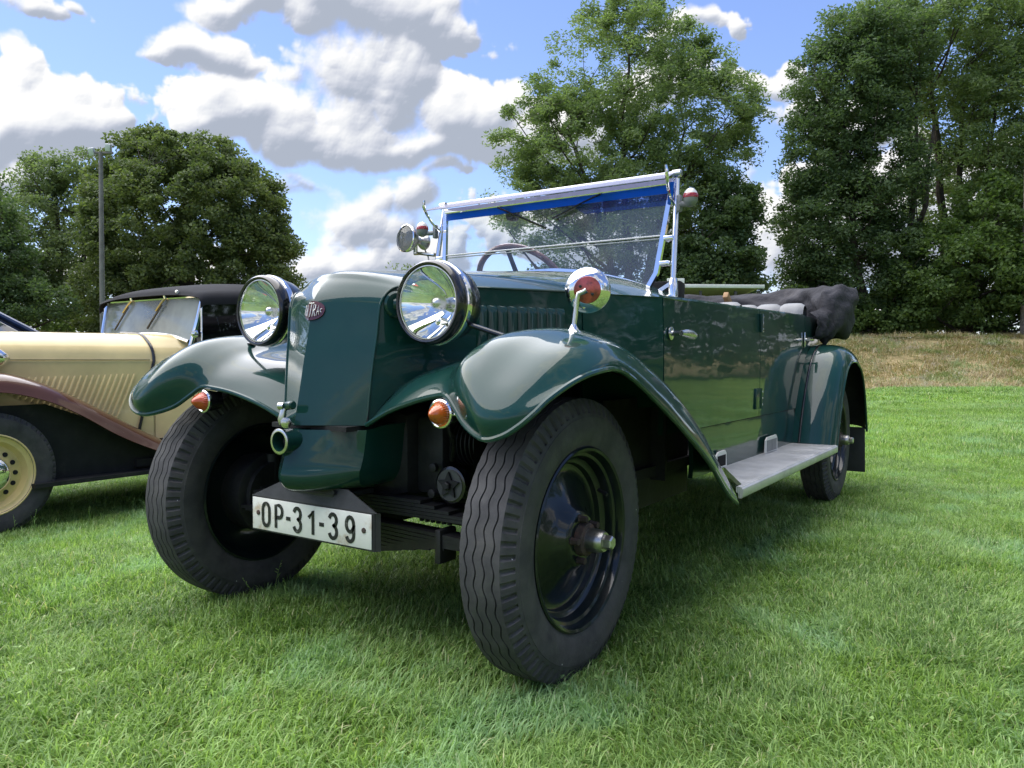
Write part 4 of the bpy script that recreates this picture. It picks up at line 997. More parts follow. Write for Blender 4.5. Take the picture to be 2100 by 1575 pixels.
def body():
    for s in (1, -1):
        panel('cowl_side', .486, .7622, .60, s=s); 
        d1 = panel('front_door', .769, 1.772, .512, s=s, ny=20); d2 = panel('rear_door', 1.778, 2.564, .512, s=s, ny=16)
        panel('rear_quarter', 2.570, 3.30, .40, s=s, ny=20)
        panel('valance', 1.02, 2.60, .345, .509, s=s, inset=.0, ny=20)
        # top edge roll
        for d, a, b in ((d1, .768, 1.771), (d2, 1.779, 2.564)):
            MB().tube([((side_x(y)-.012)*s, y, top_z(y)) for y in np.linspace(a, b, 20)], .0085, seg=8).build('top_roll', 'green_paint', d)
        # handles
        h = MB().lathe([(0, .021), (.003, .021), (.005, .017), (.005, 0)], origin=((side_x(.82)+.004)*s, .815, .828), axis=(s, 0, 0), seg=20)
        h.lathe([(0, .009), (.028, .008), (.032, .010), (.040, .010)], origin=((side_x(.82)+.004)*s, .815, .828), axis=(s, 0, 0), seg=16)
        h.tube([((.597)*s, .802, .828), (.600*s, .830, .828), (.601*s, .870, .826), (.600*s, .905, .822), (.598*s, .925, .819)], [.008, .0125, .015, .012, .005], seg=12)
        h.build('door_handle', 'worn_chrome', d1)
        h = MB().box(((side_x(2.54)+.006)*s, 2.54, .846), (.008, .022, .075), bev=.003); h.tube([((.563)*s, 2.54, .846), (.595*s, 2.54, .846)], .008, seg=10)
        h.tube([(.596*s, 2.55, .846), (.598*s, 2.51, .846), (.597*s, 2.45, .846)], [.008, .010, .008], seg=10); h.build('door_handle', 'worn_chrome', d2)
        for zc, hh in ((.899, .078), (.585, .085)):
            MB().box(((side_x(1.77)+.004)*s, 1.79 if zc > .8 else 1.745, zc), (.008, .036 if zc > .8 else .075, hh), bev=.002).tube([((side_x(1.775)+.008)*s, 1.775, zc-hh/2), ((side_x(1.775)+.008)*s, 1.775, zc+hh/2)], .005, seg=8).build('hinge', 'green_plain', d1)
            for q in (-1, 0, 1): MB().lathe([(0, .0035), (.0015, .003), (.002, 0)], origin=((side_x(1.77)+.0085)*s, 1.797, zc+q*hh*.32), axis=(s, 0, 0), seg=8).build('screw', 'worn_chrome', d1)
    # scuttle between bonnet and windscreen
    G = []
    for y in np.linspace(.486, .965, 14):
        f = (y-.486)/(.965-.486); e = side_x(y)-.0; ze = .938; zc = 1.022+.046*f
        G.append([(e*s_, y, zc+(ze-zc)*abs(s_)**2.15) for s_ in np.linspace(-1, 1, 41)])
    o = MB().grid(G).build('scuttle', ['green_paint', 'interior_dark'], TAT, sharp=20); solid(o, .004, -1, 1)
    # tail, floor, bulkhead
    G = []
    for a in np.linspace(-1, 1, 25):
        x = .46*a; y = 3.30+.13*math.cos(a*math.pi/2)
        G.append([(x, y, z) for z in np.linspace(.42, .972, 6)])
    o = MB().grid(G).build('tail_panel', ['green_paint', 'interior_dark'], TAT); solid(o, .012, 1, 1)
    MB().box((0, 1.95, .40), (1.06, 2.7, .03)).build('floor', 'interior_dark', TAT)
    MB().box((0, .62, .62), (.86, .02, .5)).build('bulkhead', 'interior_dark', TAT)
    MB().box((0, 1.00, .93), (1.04, .05, .16), Matrix.Rotation(-.2, 3, 'X'), bev=.01).build('dashboard', 'interior_dark', TAT)
body()
def running_board(s):
    m = MB().prism([(.757*s, .93, .332), (.757*s, 2.33, .332), (.555*s, 2.33, .332), (.555*s, 1.34, .332)], (0, 0, .018))
    o = m.build('running_board', 'ribbed_alloy', TAT, smooth=False)
    pr = [(.742, .3515), (.752, .3525), (.760, .349), (.763, .342), (.763, .322), (.760, .317), (.750, .316), (.750, .33), (.742, .335)]
    MB().prism([(a*s, .90, b) for a, b in pr], (0, 1.43, 0)).build('edge_trim', 'ribbed_alloy', o, sharp=50)
    # white slotted vents standing at the foot of the valance
    for (ya, yb, za, zb) in ((1.185, 1.305, .356, .418), (1.80, 1.985, .352, .420)):
        x = side_x(ya)+.016
        out = [(x*s, ya, za), (x*s, yb, za), (x*s, yb-.004, zb-.012), (x*s, yb-.02, zb), (x*s, ya+.03, zb-.002), (x*s, ya+.008, zb-.014)]
        v = MB().prism(out, (.006*s, 0, 0)).build('vent', 'white_paint', TAT)
        n = 13 if ya < 1.5 else 2
        for k in range(n):
            yy = ya+.016+(yb-ya-.032)*(k+.5)/n
            MB().box(((x+.0065)*s, yy, (za+zb)/2-.004), (.003, .0035 if n > 2 else .07, (zb-za)*(.62 if n > 2 else .70))).build('slot', 'leather' if n == 2 else 'interior_dark', v)
for s in (1, -1): running_board(s)

# ---------------------------------------------------------------- headlights, indicators, mirror
def headlight(s):
    c = Vector((.3064*s, -.056, .880)); ax = Vector((0, -1, 0))
    b = MB().lathe([(-.145, .0), (-.143, .022), (-.135, .045), (-.115, .070), (-.085, .088), (-.05, .0965), (-.032, .0985), (-.030, .094)], origin=c, axis=ax, seg=48, caps=False).build('headlight', 'black_gloss', TAT)
    MB().lathe([(-.036, .0970), (-.036, .1015), (-.030, .1025), (-.022, .1025), (-.020, .1000), (-.020, .096)], origin=c, axis=ax, seg=56, caps=False).build('chrome_band', 'chrome', b)
    MB().lathe([(-.020, .0985), (-.012, .1005), (.0, .1005), (.008, .0985), (.012, .0940), (.011, .0895), (.004, .0878)], origin=c, axis=ax, seg=56, caps=False).build('rim', 'black_gloss', b)
    MB().lathe([(.004, .0880), (.0075, .0875), (.0075, .0850), (.003, .0845)], origin=c, axis=ax, seg=56, caps=False).build('lens_ring', 'worn_chrome', b)
    MB().lathe([(.002-.066*(1-(r_/.087)**2), r_) for r_ in (.010, .018, .026, .034, .042, .050, .058, .066, .074, .081, .087)], origin=c, axis=ax, seg=56, caps=False).build('reflector', 'reflector', b)
    MB().lathe([(.002, .087), (.0045, .06), (.0060, .03), (.0065, .0)], origin=c, axis=ax, seg=48, caps=False).build('lens', 'lamp_lens', b)
    MB().lathe([(-.075, .0), (-.07, .012), (-.050, .012), (-.046, .018), (-.034, .020), (-.024, .016), (-.018, .008), (-.017, 0)], origin=c, axis=ax, seg=24).build('bulb', 'worn_chrome', b)
    MB().lathe([(-.02, .007), (.0, .0105), (.010, .009), (.014, .0)], origin=c+Vector((.022*s*0+.02, .018, -.045)), axis=ax, seg=16).build('side_bulb', 'worn_chrome', b)
    # stub to the bonnet and its flange
    a = Vector((.178*s, -.035, .881)); e = Vector((.236*s, .0, .8805))
    MB().tube([a, (a+e)/2, e], .0185, seg=16).build('stub', 'green_plain' if s > 0 else 'black_gloss', b)
    nrm = Vector((s, -SIDE_K, 0)).normalized(); fl = Vector((sx(-.035)*s, -.035, .881))
    MB().lathe([(0, .033), (.004, .033), (.008, .028), (.008, 0)], origin=fl, axis=nrm, seg=28).build('flange', 'green_plain', b)
    # clamp on the rim and stay to the wing
    MB().box(c+Vector((-.101*s, .026, .004)), (.012, .022, .030), bev=.003).build('clip', 'worn_chrome', b)
    MB().tube([c+Vector((.066*s, .05, -.048)), Vector((.475*s, .040, .795))], .0062, seg=10).build('stay', 'black_gloss', b)
    MB().lathe([(0, .014), (.004, .014), (.007, .009), (.007, 0)], origin=(.477*s, .042, .789), axis=(0, 0, 1), seg=14).build('stay_foot', 'black_gloss', b)
for s in (1, -1): headlight(s)
def indicator(s):
    c = Vector((.4255*s, -.158, .6265)); ax = Vector((.0, -1, 0))
    h = MB().lathe([(-.05, .014), (-.045, .024), (-.02, .029), (.0, .0295)], origin=c, axis=ax, seg=28).tube([c+Vector((0, .04, 0)), c+Vector((0, .06, .045))], .008, seg=8).build('indicator', 'black_gloss', TAT)
    MB().lathe([(-.006, .0295), (-.002, .0325), (.004, .0320), (.006, .0285), (.004, .0245)], origin=c, axis=ax, seg=36, caps=False).build('chrome_ring', 'chrome', h)
    m = MB(); prof = [(.003, .0252), (.012, .0235), (.022, .0185), (.031, .0115), (.037, .006), (.039, .0)]
    n = 28; v = []; f = []
    e1 = Vector((1, 0, 0)); e2 = Vector((0, 0, 1))
    for (hh, r) in prof:
        for k in range(n*2):
            a = math.pi*k/n; rr = r*(1.0 if k % 2 else .93); v.append(c+ax*hh+(e1*math.cos(a)+e2*math.sin(a))*rr)
    q = n*2
    for j in range(len(prof)-1):
        for k in range(q): f.append((j*q+k, j*q+(k+1) % q, (j+1)*q+(k+1) % q, (j+1)*q+k))
    m.raw(v, f).build('indicator_lens', 'amber' if s > 0 else 'amber_red', h, sharp=60)
    MB().lathe([(0, .004), (.02, .004)], origin=c+Vector((.028*s, .004, 0)), axis=(s, 0, 0), seg=8).build('screw', 'worn_chrome', h)
for s in (1, -1): indicator(s)
def wing_mirror():
    b = Vector((.622, .080, .8055)); d = Vector((.645, .103, .905)); nn = Vector((.42, -.90, -.05)).normalized()
    m = MB().lathe([(-.004, .0185), (.002, .0180), (.006, .014), (.013, .009), (.020, .0065), (.022, .006), (.022, .0)], origin=b, axis=(0, -.05, 1), seg=24).build('mirror_foot', 'chrome', TAT)
    a = d+nn*.016
    MB().tube([b+Vector((0, 0, .016)), b+Vector((.003, .003, .05)), b+Vector((.007, .004, .078)), b+Vector((.010, .004, .090)), a+Vector((-.008, 0, -.004)), a], [.0062, .0062, .0062, .0066, .0072, .0072], seg=12).build('stem', 'worn_chrome', m)
    MB().lathe([(.0165, .0), (.0155, .012), (.0135, .026), (.010, .036), (.003, .046), (-.006, .0515), (-.010, .0530), (-.013, .0530), (-.0135, .050), (-.0135, 0)], origin=d, axis=nn, seg=48).build('mirror_shell', 'chrome', m)
    MB().lathe([(.0172, .0), (.0163, .012), (.0145, .024), (.0128, .0305), (.0118, .0310)], origin=d, axis=nn, seg=40, caps=False).build('reflection_disc', 'mirror_red_reflection', m)  # disc carrying the painted red reflection on the chrome shell
    for q in ((-.016, .008), (.012, -.010)): MB().lathe([(.0, .0035), (.004, .0035), (.005, 0)], origin=d+nn*.0135+Vector((q[0]*.9, q[0]*.42, q[1])), axis=nn, seg=10).build('screw', 'iron', m)
wing_mirror()

# ---------------------------------------------------------------- windscreen
WK = .172
def wy(z): return .930+(z-.955)*WK
def wp(x, z, d=0.0): return Vector((x, wy(z)-d, z))
def windscreen():
    W0 = MB().tube([wp(-.42, .985), wp(-.30, 1.022), wp(-.15, 1.056), wp(0, 1.068), wp(.15, 1.056), wp(.30, 1.022), wp(.42, .985)], .001, seg=4)
    fr = MB()
    bot = cr([tuple(wp(x, z)) for x, z in ((-.452, 1.030), (-.440, 1.000), (-.425, .984))], 1)
    arc = cr([tuple(wp(x, z)) for x, z in ((-.425, .984), (-.33, 1.016), (-.2, 1.047), (-.08, 1.064), (0, 1.067), (.08, 1.064), (.2, 1.047), (.33, 1.016), (.425, .984))], 5)
    path = [wp(-.487, 1.345), wp(-.452, 1.034)]+[Vector(p) for p in arc]+[wp(.452, 1.034), wp(.487, 1.345)]
    # flat chrome channel following the glass outline
    P = path; v = []; f = []
    for i, p in enumerate(P):
        t = (P[min(i+1, len(P)-1)]-P[max(0, i-1)]).normalized(); nrm = Vector((0, -1, WK)).normalized(); q = t.cross(nrm).normalized()
        for a, b in ((-.008, -.007), (.008, -.007), (.008, .007), (-.008, .007)): v.append(p+q*a+nrm*b)
    for i in range(len(P)-1):
        for k in range(4): f.append((i*4+k, i*4+(k+1) % 4, (i+1)*4+(k+1) % 4, (i+1)*4+k))
    frame = fr.raw(v, f).box(wp(0, 1.342), (.98, .018, .022), bev=.004).build('windscreen_frame', 'chrome', TAT, sharp=30)
    # two panes
    up = [wp(-.478, 1.335), wp(.478, 1.335), wp(.4655, 1.160), wp(-.4655, 1.160)]
    MB().prism(up, (0, .005, 0)).build('upper_pane', 'wind_glass', frame, smooth=False)
    lo = [wp(-.465, 1.153), wp(.465, 1.153), wp(.452, 1.034)]+[wp(p[0], p[2]) for p in arc[::-1]]+[wp(-.452, 1.034)]
    MB().prism([p+Vector((0, .004, 0)) for p in lo], (0, .005, 0)).build('lower_pane', 'wind_glass', frame, smooth=False)
    MB().tube([wp(-.466, 1.160, .002), wp(.466, 1.160, .002)], .0035, seg=8).tube([wp(-.465, 1.151, -.004), wp(.465, 1.151, -.004)], .0025, seg=8).build('pane_edge', 'white_lens', frame)
    # blue film along the top of the glass and the tinted strip under it
    MB().box(wp(0, 1.319, .004), (.955, .004, .031), Matrix.Rotation(-WK, 3, 'X')).build('blue_strip', 'blue_film', frame)
    MB().prism([wp(.10, 1.302, .003), wp(.474, 1.302, .003), wp(.471, 1.262, .003), wp(.16, 1.266, .003)], (0, -.002, 0)).build('tinted_strip', 'blue_tint', frame, smooth=False)
    for s in (1,):
        MB().box(wp(.486*s, 1.302, .011), (.016, .006, .075), Matrix.Rotation(-WK, 3, 'X')).build('blue_corner', 'blue_film', frame)
    # sun visor sloping forward from the top rail
    vz = [Vector((-.492, .998, 1.374)), Vector((.492, .998, 1.374)), Vector((.505, .895, 1.334)), Vector((-.520, .895, 1.334))]
    vi = MB().prism(vz, (0, .001, -.002)).build('sun_visor', 'visor', frame, smooth=False)
    MB().tube([(-.495, 1.000, 1.374), (.495, 1.000, 1.374)], .0035, seg=10).build('visor_rail', 'chrome', vi)
    for s in (1, -1):
        MB().tube([(.507*s, .885, 1.372), (.510*s, .885, 1.350), (.508*s, .892, 1.332), (.505*s, .905, 1.312), (.502*s, .925, 1.290), (.500*s, .952, 1.272), (.498*s, .972, 1.262)], [.004, .0065, .006, .005, .0045, .0045, .006], seg=8).build('visor_stay', 'chrome', vi)
        MB().lathe([(-.014, .013), (.014, .013), (.016, .009), (.016, 0)], origin=(.500*s, .997, 1.368), axis=(s, 0, 0), seg=14).build('wing_nut', 'worn_chrome', vi)
        # post: outer tube, foot casting, clamps
        p = MB().tube([wp(.512*s, 1.000, -.004), wp(.505*s, 1.20, -.004), wp(.498*s, 1.352, -.004)], .0095, seg=14)
        p.tube([wp(.516*s, .945, -.004), wp(.515*s, .952, -.004), wp(.513*s, .995, -.004), wp(.512*s, 1.012, -.004)], [.0145, .0165, .0155, .0135], seg=14)
        post = p.build('windscreen_post', 'chrome', frame)
        MB().prism([wp(.505*s, 1.005), wp(.505*s, .990), wp(.448*s, .955), wp(.430*s, .948), wp(.428*s, .958), wp(.440*s, .965)], (0, .012, 0)).build('foot_bracket', 'worn_chrome', post, smooth=False)
        for zz in (1.150, 1.065): MB().box(wp(.488*s-.008*s*(1.15-zz)/.09, zz), (.034, .022, .016), bev=.003).build('clamp', 'chrome', post)
        # side lamp with red band on its bracket
        lc = Vector((.568*s, .945, 1.268))
        br = MB().box(Vector((.520*s, .970, 1.262)), (.016, .022, .055), bev=.005).tube([(.525*s, .968, 1.258), (.552*s, .955, 1.255), lc+Vector((0, 0, -.012))], [.010, .009, .010], seg=10).build('side_lamp', 'grey_metal', TAT)
        MB().lathe([(-.026, .008), (-.020, .017), (-.008, .0225), (.002, .0235)], origin=lc, axis=(0, 0, 1), seg=24).build('shell', 'grey_metal', br)
        MB().lathe([(.002, .0245), (.006, .0250), (.014, .0240), (.016, .0225)], origin=lc, axis=(0, 0, 1), seg=24, caps=False).build('red_band', 'red_lens', br)
        MB().lathe([(.016, .0225), (.024, .0185), (.031, .012), (.034, .005), (.035, .0)], origin=lc, axis=(0, 0, 1), seg=24).build('cap', 'white_lens', br)
    # wipers hanging from the top rail
    for (a, b, mo) in (((-.221, 1.330), (.005, 1.228), (-.175, 1.306)), ((.222, 1.330), (.030, 1.262), (.240, 1.300))):
        w = MB().tube([wp(a[0], a[1], .012), wp((a[0]+b[0])/2, (a[1]+b[1])/2, .018)], [.004, .0025], seg=8).build('wiper', 'black_gloss', frame)
        A, B = wp(a[0]+(b[0]-a[0])*.38, a[1]+(b[1]-a[1])*.38, .010), wp(b[0], b[1], .010)
        MB().tube([A, (A+B)/2, B], [.0045, .0048, .004], seg=6).build('blade', 'black_gloss', w)
        MB().lathe([(-.02, .020), (-.014, .028), (.0, .031), (.016, .028), (.022, .018), (.022, 0)], origin=wp(mo[0], mo[1], -.028), axis=(1, 0, -.2), seg=20).build('wiper_motor', 'blue_tint' if False else 'black_gloss', w)
windscreen()
def spotlight():
    c = Vector((-.652, .940, 1.243)); ax = Vector((-.18, -1, .05)).normalized(); 
    o = MB().lathe([(.0, .0555), (-.006, .0570), (-.016, .0545), (-.030, .046), (-.044, .032), (-.052, .019), (-.058, .0165), (-.070, .0165), (-.076, .022), (-.090, .031), (-.098, .0335), (-.104, .0325), (-.106, 0)], origin=c, axis=ax, seg=36).build('spotlight', 'alloy', TAT)
    MB().lathe([(.001, .053), (.006, .035), (.008, 0)], origin=c, axis=ax, seg=32, caps=False).build('lens', 'lamp_lens', o); MB().lathe([(.0005, .0535), (.0005, 0)], origin=c, axis=ax, seg=32).build('reflector', 'grey_metal', o)
    MB().lathe([(.0, .0565), (.004, .0575), (.006, .0535)], origin=c, axis=ax, seg=36, caps=False).build('rim', 'chrome', o)
    MB().tube([c-ax*.05+Vector((0, 0, -.02)), c-ax*.05+Vector((0, 0, -.055)), Vector((-.60, .970, 1.180)), Vector((-.520, .966, 1.168))], [.009, .0095, .0065, .008], seg=10).build('bracket', 'worn_chrome', o)
    MB().tube([c-ax*.098+Vector((0, 0, -.028)), c-ax*.10+Vector((.01, .01, -.06)), Vector((-.575, 1.0, 1.13)), Vector((-.545, 1.0, 1.04))], .003, seg=6).build('cable', 'black_gloss', o)
spotlight()
# ---------------------------------------------------------------- cabin
def steering():
    c = Vector((-.245, 1.200, 1.030)); ax = Vector((0, .80, .60)).normalized(); e1 = Vector((1, 0, 0)); e2 = ax.cross(e1)
    ring = [c+(e1*math.cos(a)+e2*math.sin(a))*.205 for a in np.linspace(0, 2*math.pi, 48, endpoint=False)]
    o = MB().tube(ring, .0125, seg=10, closed=True).build('steering_wheel', 'wheel_wood', TAT)
    for k in range(4):
        a = math.pi/2*k+.0; MB().tube([c, c+(e1*math.cos(a)+e2*math.sin(a))*.2], [.011, .009], seg=8).build('spoke', 'iron', o)
    MB().lathe([(-.02, .03), (.02, .03), (.03, .02), (.03, 0)], origin=c, axis=ax, seg=20).tube([c, c-ax*.45], .016, seg=10).build('column', 'iron', o)
steering()
def bench(name, y, ztop, zseat, w, n):
    o = MB().box((0, y-.22, zseat-.06), (w*2, .50, .14), bev=.05).build(name, 'leather', TAT)
    for k in range(n):
        x = -w+2*w*(k+.5)/n; hw = w/n
        prof = [(-.03, zseat-.05), (-.055, (zseat+ztop)/2-.05), (-.050, ztop-.09), (-.030, ztop-.030), (.010, ztop-.004), (.050, ztop-.012), (.075, ztop-.05), (.08, zseat-.05)]
        G = []
        for a in np.linspace(-1, 1, 7):
            bul = math.sqrt(max(0, 1-abs(a)**3)); G.append([(x+a*hw*.995, y+dy*(.72+.28*bul), z-.014*(1-bul)) for dy, z in prof])
        MB().grid(cr_grid(G, 1, 3)).build('pleat', 'leather', o, sharp=60)
bench('front_bench', 1.72, .992, .72, .49, 9)
bench('rear_bench', 2.78, 1.052, .74, .50, 8)
def hood_cover():
    """folded soft top in its cloth cover round the back of the tub"""
    rng = np.random.default_rng(3)
    def ring(y, w, z, h, dz=0):
        return y, w, z, h
    # sections from the right front end round the tail to the left front end, each a closed loop across the roll
    path = [(-.50, 1.45, .975, .012, .02), (-.545, 2.0, 1.005, .035, .035), (-.575, 2.5, 1.030, .06, .05), (-.600, 2.85, 1.035, .10, .08), (-.56, 3.15, 1.045, .13, .095), (-.42, 3.38, 1.06, .14, .10), (-.15, 3.50, 1.065, .14, .10), (.15, 3.50, 1.065, .14, .10), (.42, 3.38, 1.065, .14, .105), (.575, 3.17, 1.058, .120, .110), (.618, 2.95, 1.030, .080, .105), (.600, 2.80, .995, .045, .095)]
    C = cr([p[:3] for p in path], 6); Wd = cr([[p[3], p[4], 0] for p in path], 6)
    G = []
    n = len(C); NS = 44
    fold = rng.normal(0, 1, 8)
    for i in range(n):
        t = C[min(i+1, n-1)]-C[max(i-1, 0)]; t[2] = 0; t /= np.linalg.norm(t); q = np.array([t[1], -t[0], 0])
        row = []
        for k in range(NS+1):
            a = 2*math.pi*k/NS
            ru, rv = Wd[i][0], Wd[i][1]
            wr = 1+.10*math.sin(a*3+i*.33+1.2)+.07*math.sin(a*5-i*.55)+.05*math.sin(a*9+i*.9)
            sag = -.05*max(0, -math.sin(a))*(1+.6*math.sin(i*.8))*(1 if i > n*.62 else .5)
            row.append(tuple(C[i]+q*math.cos(a)*ru*wr+np.array([0, 0, math.sin(a)*rv*wr+sag])))
        G.append(row)
    m = MB().grid(G); m.f.append(tuple(range(NS))); m.m.append(0); m.f.append(tuple((n-1)*(NS+1)+k for k in range(NS))); m.m.append(0)
    o = m.build('hood_cover', 'cloth_grey', TAT, sharp=0)
    # the hanging corner of the cover on the near side
    G = [[(.545, 2.70, .990), (.565, 2.74, 1.000), (.585, 2.80, 1.020), (.600, 2.90, 1.060), (.600, 3.00, 1.105)],
         [(.575, 2.70, .960), (.610, 2.74, .975), (.640, 2.82, 1.000), (.655, 2.96, 1.055), (.650, 3.10, 1.105)],
         [(.585, 2.71, .915), (.618, 2.75, .925), (.645, 2.83, .945), (.672, 3.00, .990), (.668, 3.18, 1.070)],
         [(.578, 2.72, .875), (.605, 2.755, .872), (.632, 2.82, .895), (.655, 2.98, .945), (.655, 3.20, 1.020)],
         [(.556, 2.73, .862), (.575, 2.77, .855), (.590, 2.83, .875), (.600, 3.00, .930), (.590, 3.20, .985)]]
    Gc = cr_grid(G, 7, 8)
    for i in range(Gc.shape[0]):
        for j in range(Gc.shape[1]):
            Gc[i, j, 0] += .010*math.sin(j*.75+i*.22)*math.sin(math.pi*i/(Gc.shape[0]-1))+.005*math.sin(j*1.7-i*.5)*math.sin(math.pi*i/(Gc.shape[0]-1))
    f = MB().grid(Gc).build('cover_corner', 'cloth_grey', o, sharp=0); solid(f, .006, 0)
    # flat cloth lying across from side to side over the rear seat
    G = []
    for y, z, e in ((1.62, .975, .0), (1.85, 1.010, .0), (2.1, 1.045, .02), (2.4, 1.075, .02), (2.75, 1.100, .03), (3.1, 1.150, .05), (3.4, 1.190, .06)):
        G.append([(x, y+.02*math.sin(x*9), z+.012*math.sin(x*7+y*5)+(.02 if abs(x) < .3 else 0)-e*abs(x)) for x in np.linspace(-.50, .40, 11)])
    # only the far side roll is covered: it runs behind the seats
    st = MB().box((.40, 1.84, 1.000), (.022, .03, .085), Matrix.Rotation(.9, 3, 'X'), bev=.003).build('strap', 'tan_strap', o)
hood_cover()

# ---------------------------------------------------------------- wheels, axle, engine, number plate
wheel(TAT, (.572, .11, .327), 1); wheel(TAT, (-.572, .11, .327), -1); wheel(TAT, (.600, 2.85, .327), 1, steer=0.0); wheel(TAT, (-.600, 2.85, .327), -1)
def chassis():
    m = MB().box((0, 1.6, .36), (.16, 3.0, .12), bev=.02).box((0, 2.85, .33), (.95, .12, .14), bev=.04)
    m.box((.30, 1.6, .375), (.08, 2.6, .05)).box((-.30, 1.6, .375), (.08, 2.6, .05)).build('chassis', 'underside', TAT)
    # inner wheel arches between wing and frame
    for s in (1, -1):
        MB().box((.505*s, .78, .46), (.012, .62, .34)).build('inner_apron', 'underside', TAT)
        G = [[(.36*s, y, z) for z in (.40, .55, .74)] for y in (.05, .4, .8)]
        MB().grid(G).build('inner_arch', 'underside', TAT)
        MB().box((.42*s, .78, .52), (.28, .015, .30)).build('splash_panel', 'underside', TAT)
    # transverse leaf springs
    sp = MB()
    for k in range(8):
        L = .50-.048*k; z = .318-.0095*k
        pts = [(-L, .02, z-.030*(L/.5)**2+.012), (-L*.5, .02, z-.004), (0, .02, z+.004), (L*.5, .02, z-.004), (L, .02, z-.030*(L/.5)**2+.012)]
        for a, b in zip(pts[:-1], pts[1:]):
            va, vb = Vector(a), Vector(b); c = (va+vb)/2; d = vb-va
            sp.box(c, (d.length, .052-.001*k, .0085), Matrix.Rotation(-math.atan2(d.z, d.x), 3, 'Y'))
    o = sp.build('leaf_spring', 'iron', TAT, smooth=False)
    for s in (1, -1): MB().box((.295*s, .02, .285), (.018, .066, .085), bev=.004).build('spring_clip', 'iron', o)
    # second pack above
    sp = MB()
    for k in range(5):
        L = .46-.05*k; z = .352+.009*k
        sp.box((0, .02, z), (2*L*.9, .05, .008))
    sp.build('upper_spring', 'iron', TAT, smooth=False)
    for s in (1, -1):
        MB().tube([(.10*s, .16, .315), (.50*s, .16, .300)], .0105, seg=10).build('track_rod', 'iron', TAT)
        MB().tube([(.47*s, .11, .21), (.47*s, .11, .45)], .022, seg=12).box((.47*s, .09, .33), (.05, .09, .06), bev=.01).build('king_pin', 'iron', TAT)
        MB().lathe([(0, .10), (.03, .10), (.035, .09)], origin=(.45*s, .11, .327), axis=(s, 0, 0), seg=28).build('brake_plate', 'iron', TAT)
pbr('plate_grey', (.085, .088, .09), .5, .4, var=.2)
def engine():
    m = MB().box((0, .22, .50), (.36, .42, .24), bev=.05).box((.225, .07, .50), (.09, .06, .20), bev=.015).box((0, .20, .375), (.26, .36, .05), bev=.02)
    m.box((.255, .06, .36), (.10, .10, .03), bev=.008)
    e = m.build('engine', 'iron', TAT)
    for k in range(6): MB().lathe([(0, .007), (.012, .007), (.012, 0)], origin=(.21+.018*k, .03, .345), axis=(0, 0, -1), seg=6).build('bolt', 'iron', e)
    for s in (1, -1):
        for yy in (.14, .30):
            c = MB()
            for k in range(11): c.lathe([(0, .062), (.0035, .062)], origin=((.20+k*.0135)*s, yy, .530), axis=(s, 0, 0), seg=26)
            c.lathe([(0, .05), (.17, .05)], origin=(.19*s, yy, .530), axis=(s, 0, 0), seg=22).build('cylinder', 'iron', e, sharp=30)
            MB().tube([(.33*s, yy-.02, .49), (.34*s, yy-.02, .42), (.30*s, yy+.05, .36)], .02, seg=10).build('exhaust_stub', 'iron', e)
    c = Vector((.310, .028, .435))
    p = MB().lathe([(-.02, .044), (.0, .044), (.004, .046), (.008, .046), (.010, .041), (.010, 0)], origin=c, axis=(0, -1, 0), seg=36).build('pulley', 'black_gloss', e)
    MB().lathe([(.0105, .039), (.012, .039), (.012, 0)], origin=c, axis=(0, -1, 0), seg=32).build('face_plate', 'plate_grey', p)
    star = []
    for k in range(10):
        a = math.pi*k/5+.3; r = .034 if k % 2 == 0 else .017; star.append(c+Vector((math.cos(a)*r, -.0125, math.sin(a)*r)))
    MB().prism(star, (0, -.006, 0)).build('star', 'iron', p, smooth=False)
    MB().lathe([(.012, .011), (.028, .011), (.030, .008), (.030, .0)], origin=c, axis=(0, -1, 0), seg=6).build('nut', 'iron', p)
    for q in ((.262, .02, .475), (.258, .02, .410)): MB().lathe([(0, .011), (.012, .011), (.013, .008), (.013, 0)], origin=q, axis=(0, -1, 0), seg=16).build('bolt', 'iron', e)
    MB().tube([(.405, -.11, .60), (.35, -.02, .55), (.315, .02, .50)], .008, seg=8).build('hose', 'black_gloss', e)
chassis(); engine()
# number plate OP-31-39
def arc(cx, cz, rx, rz, a0, a1, n=10): return [(cx+rx*math.cos(R(a)), cz+rz*math.sin(R(a))) for a in np.linspace(a0, a1, n)]
GLY = {'O': [arc(.5, .72, .42, .26, 0, 180)+[(.08, .28)]+arc(.5, .28, .42, .26, 180, 360)+[(.92, .72)]],
       'P': [[(.1, 0), (.1, .97), (.5, .97)]+arc(.5, .71, .40, .26, 90, -90)+[(.1, .45)]],
       '-': [[(.15, .48), (.85, .48)]],
       '3': [[(.08, .80)]+arc(.48, .74, .40, .24, 160, -60, 9)+[(.52, .52), (.40, .52)]+[(.52, .52)]+arc(.48, .27, .42, .26, 70, -165, 11)],
       '1': [[(.12, .68), (.62, .98), (.62, 0)]],
       '9': [arc(.5, .68, .40, .29, 0, 360, 16)+[(.9, .68), (.9, .30)]+arc(.5, .28, .40, .27, 0, -160, 9)]}
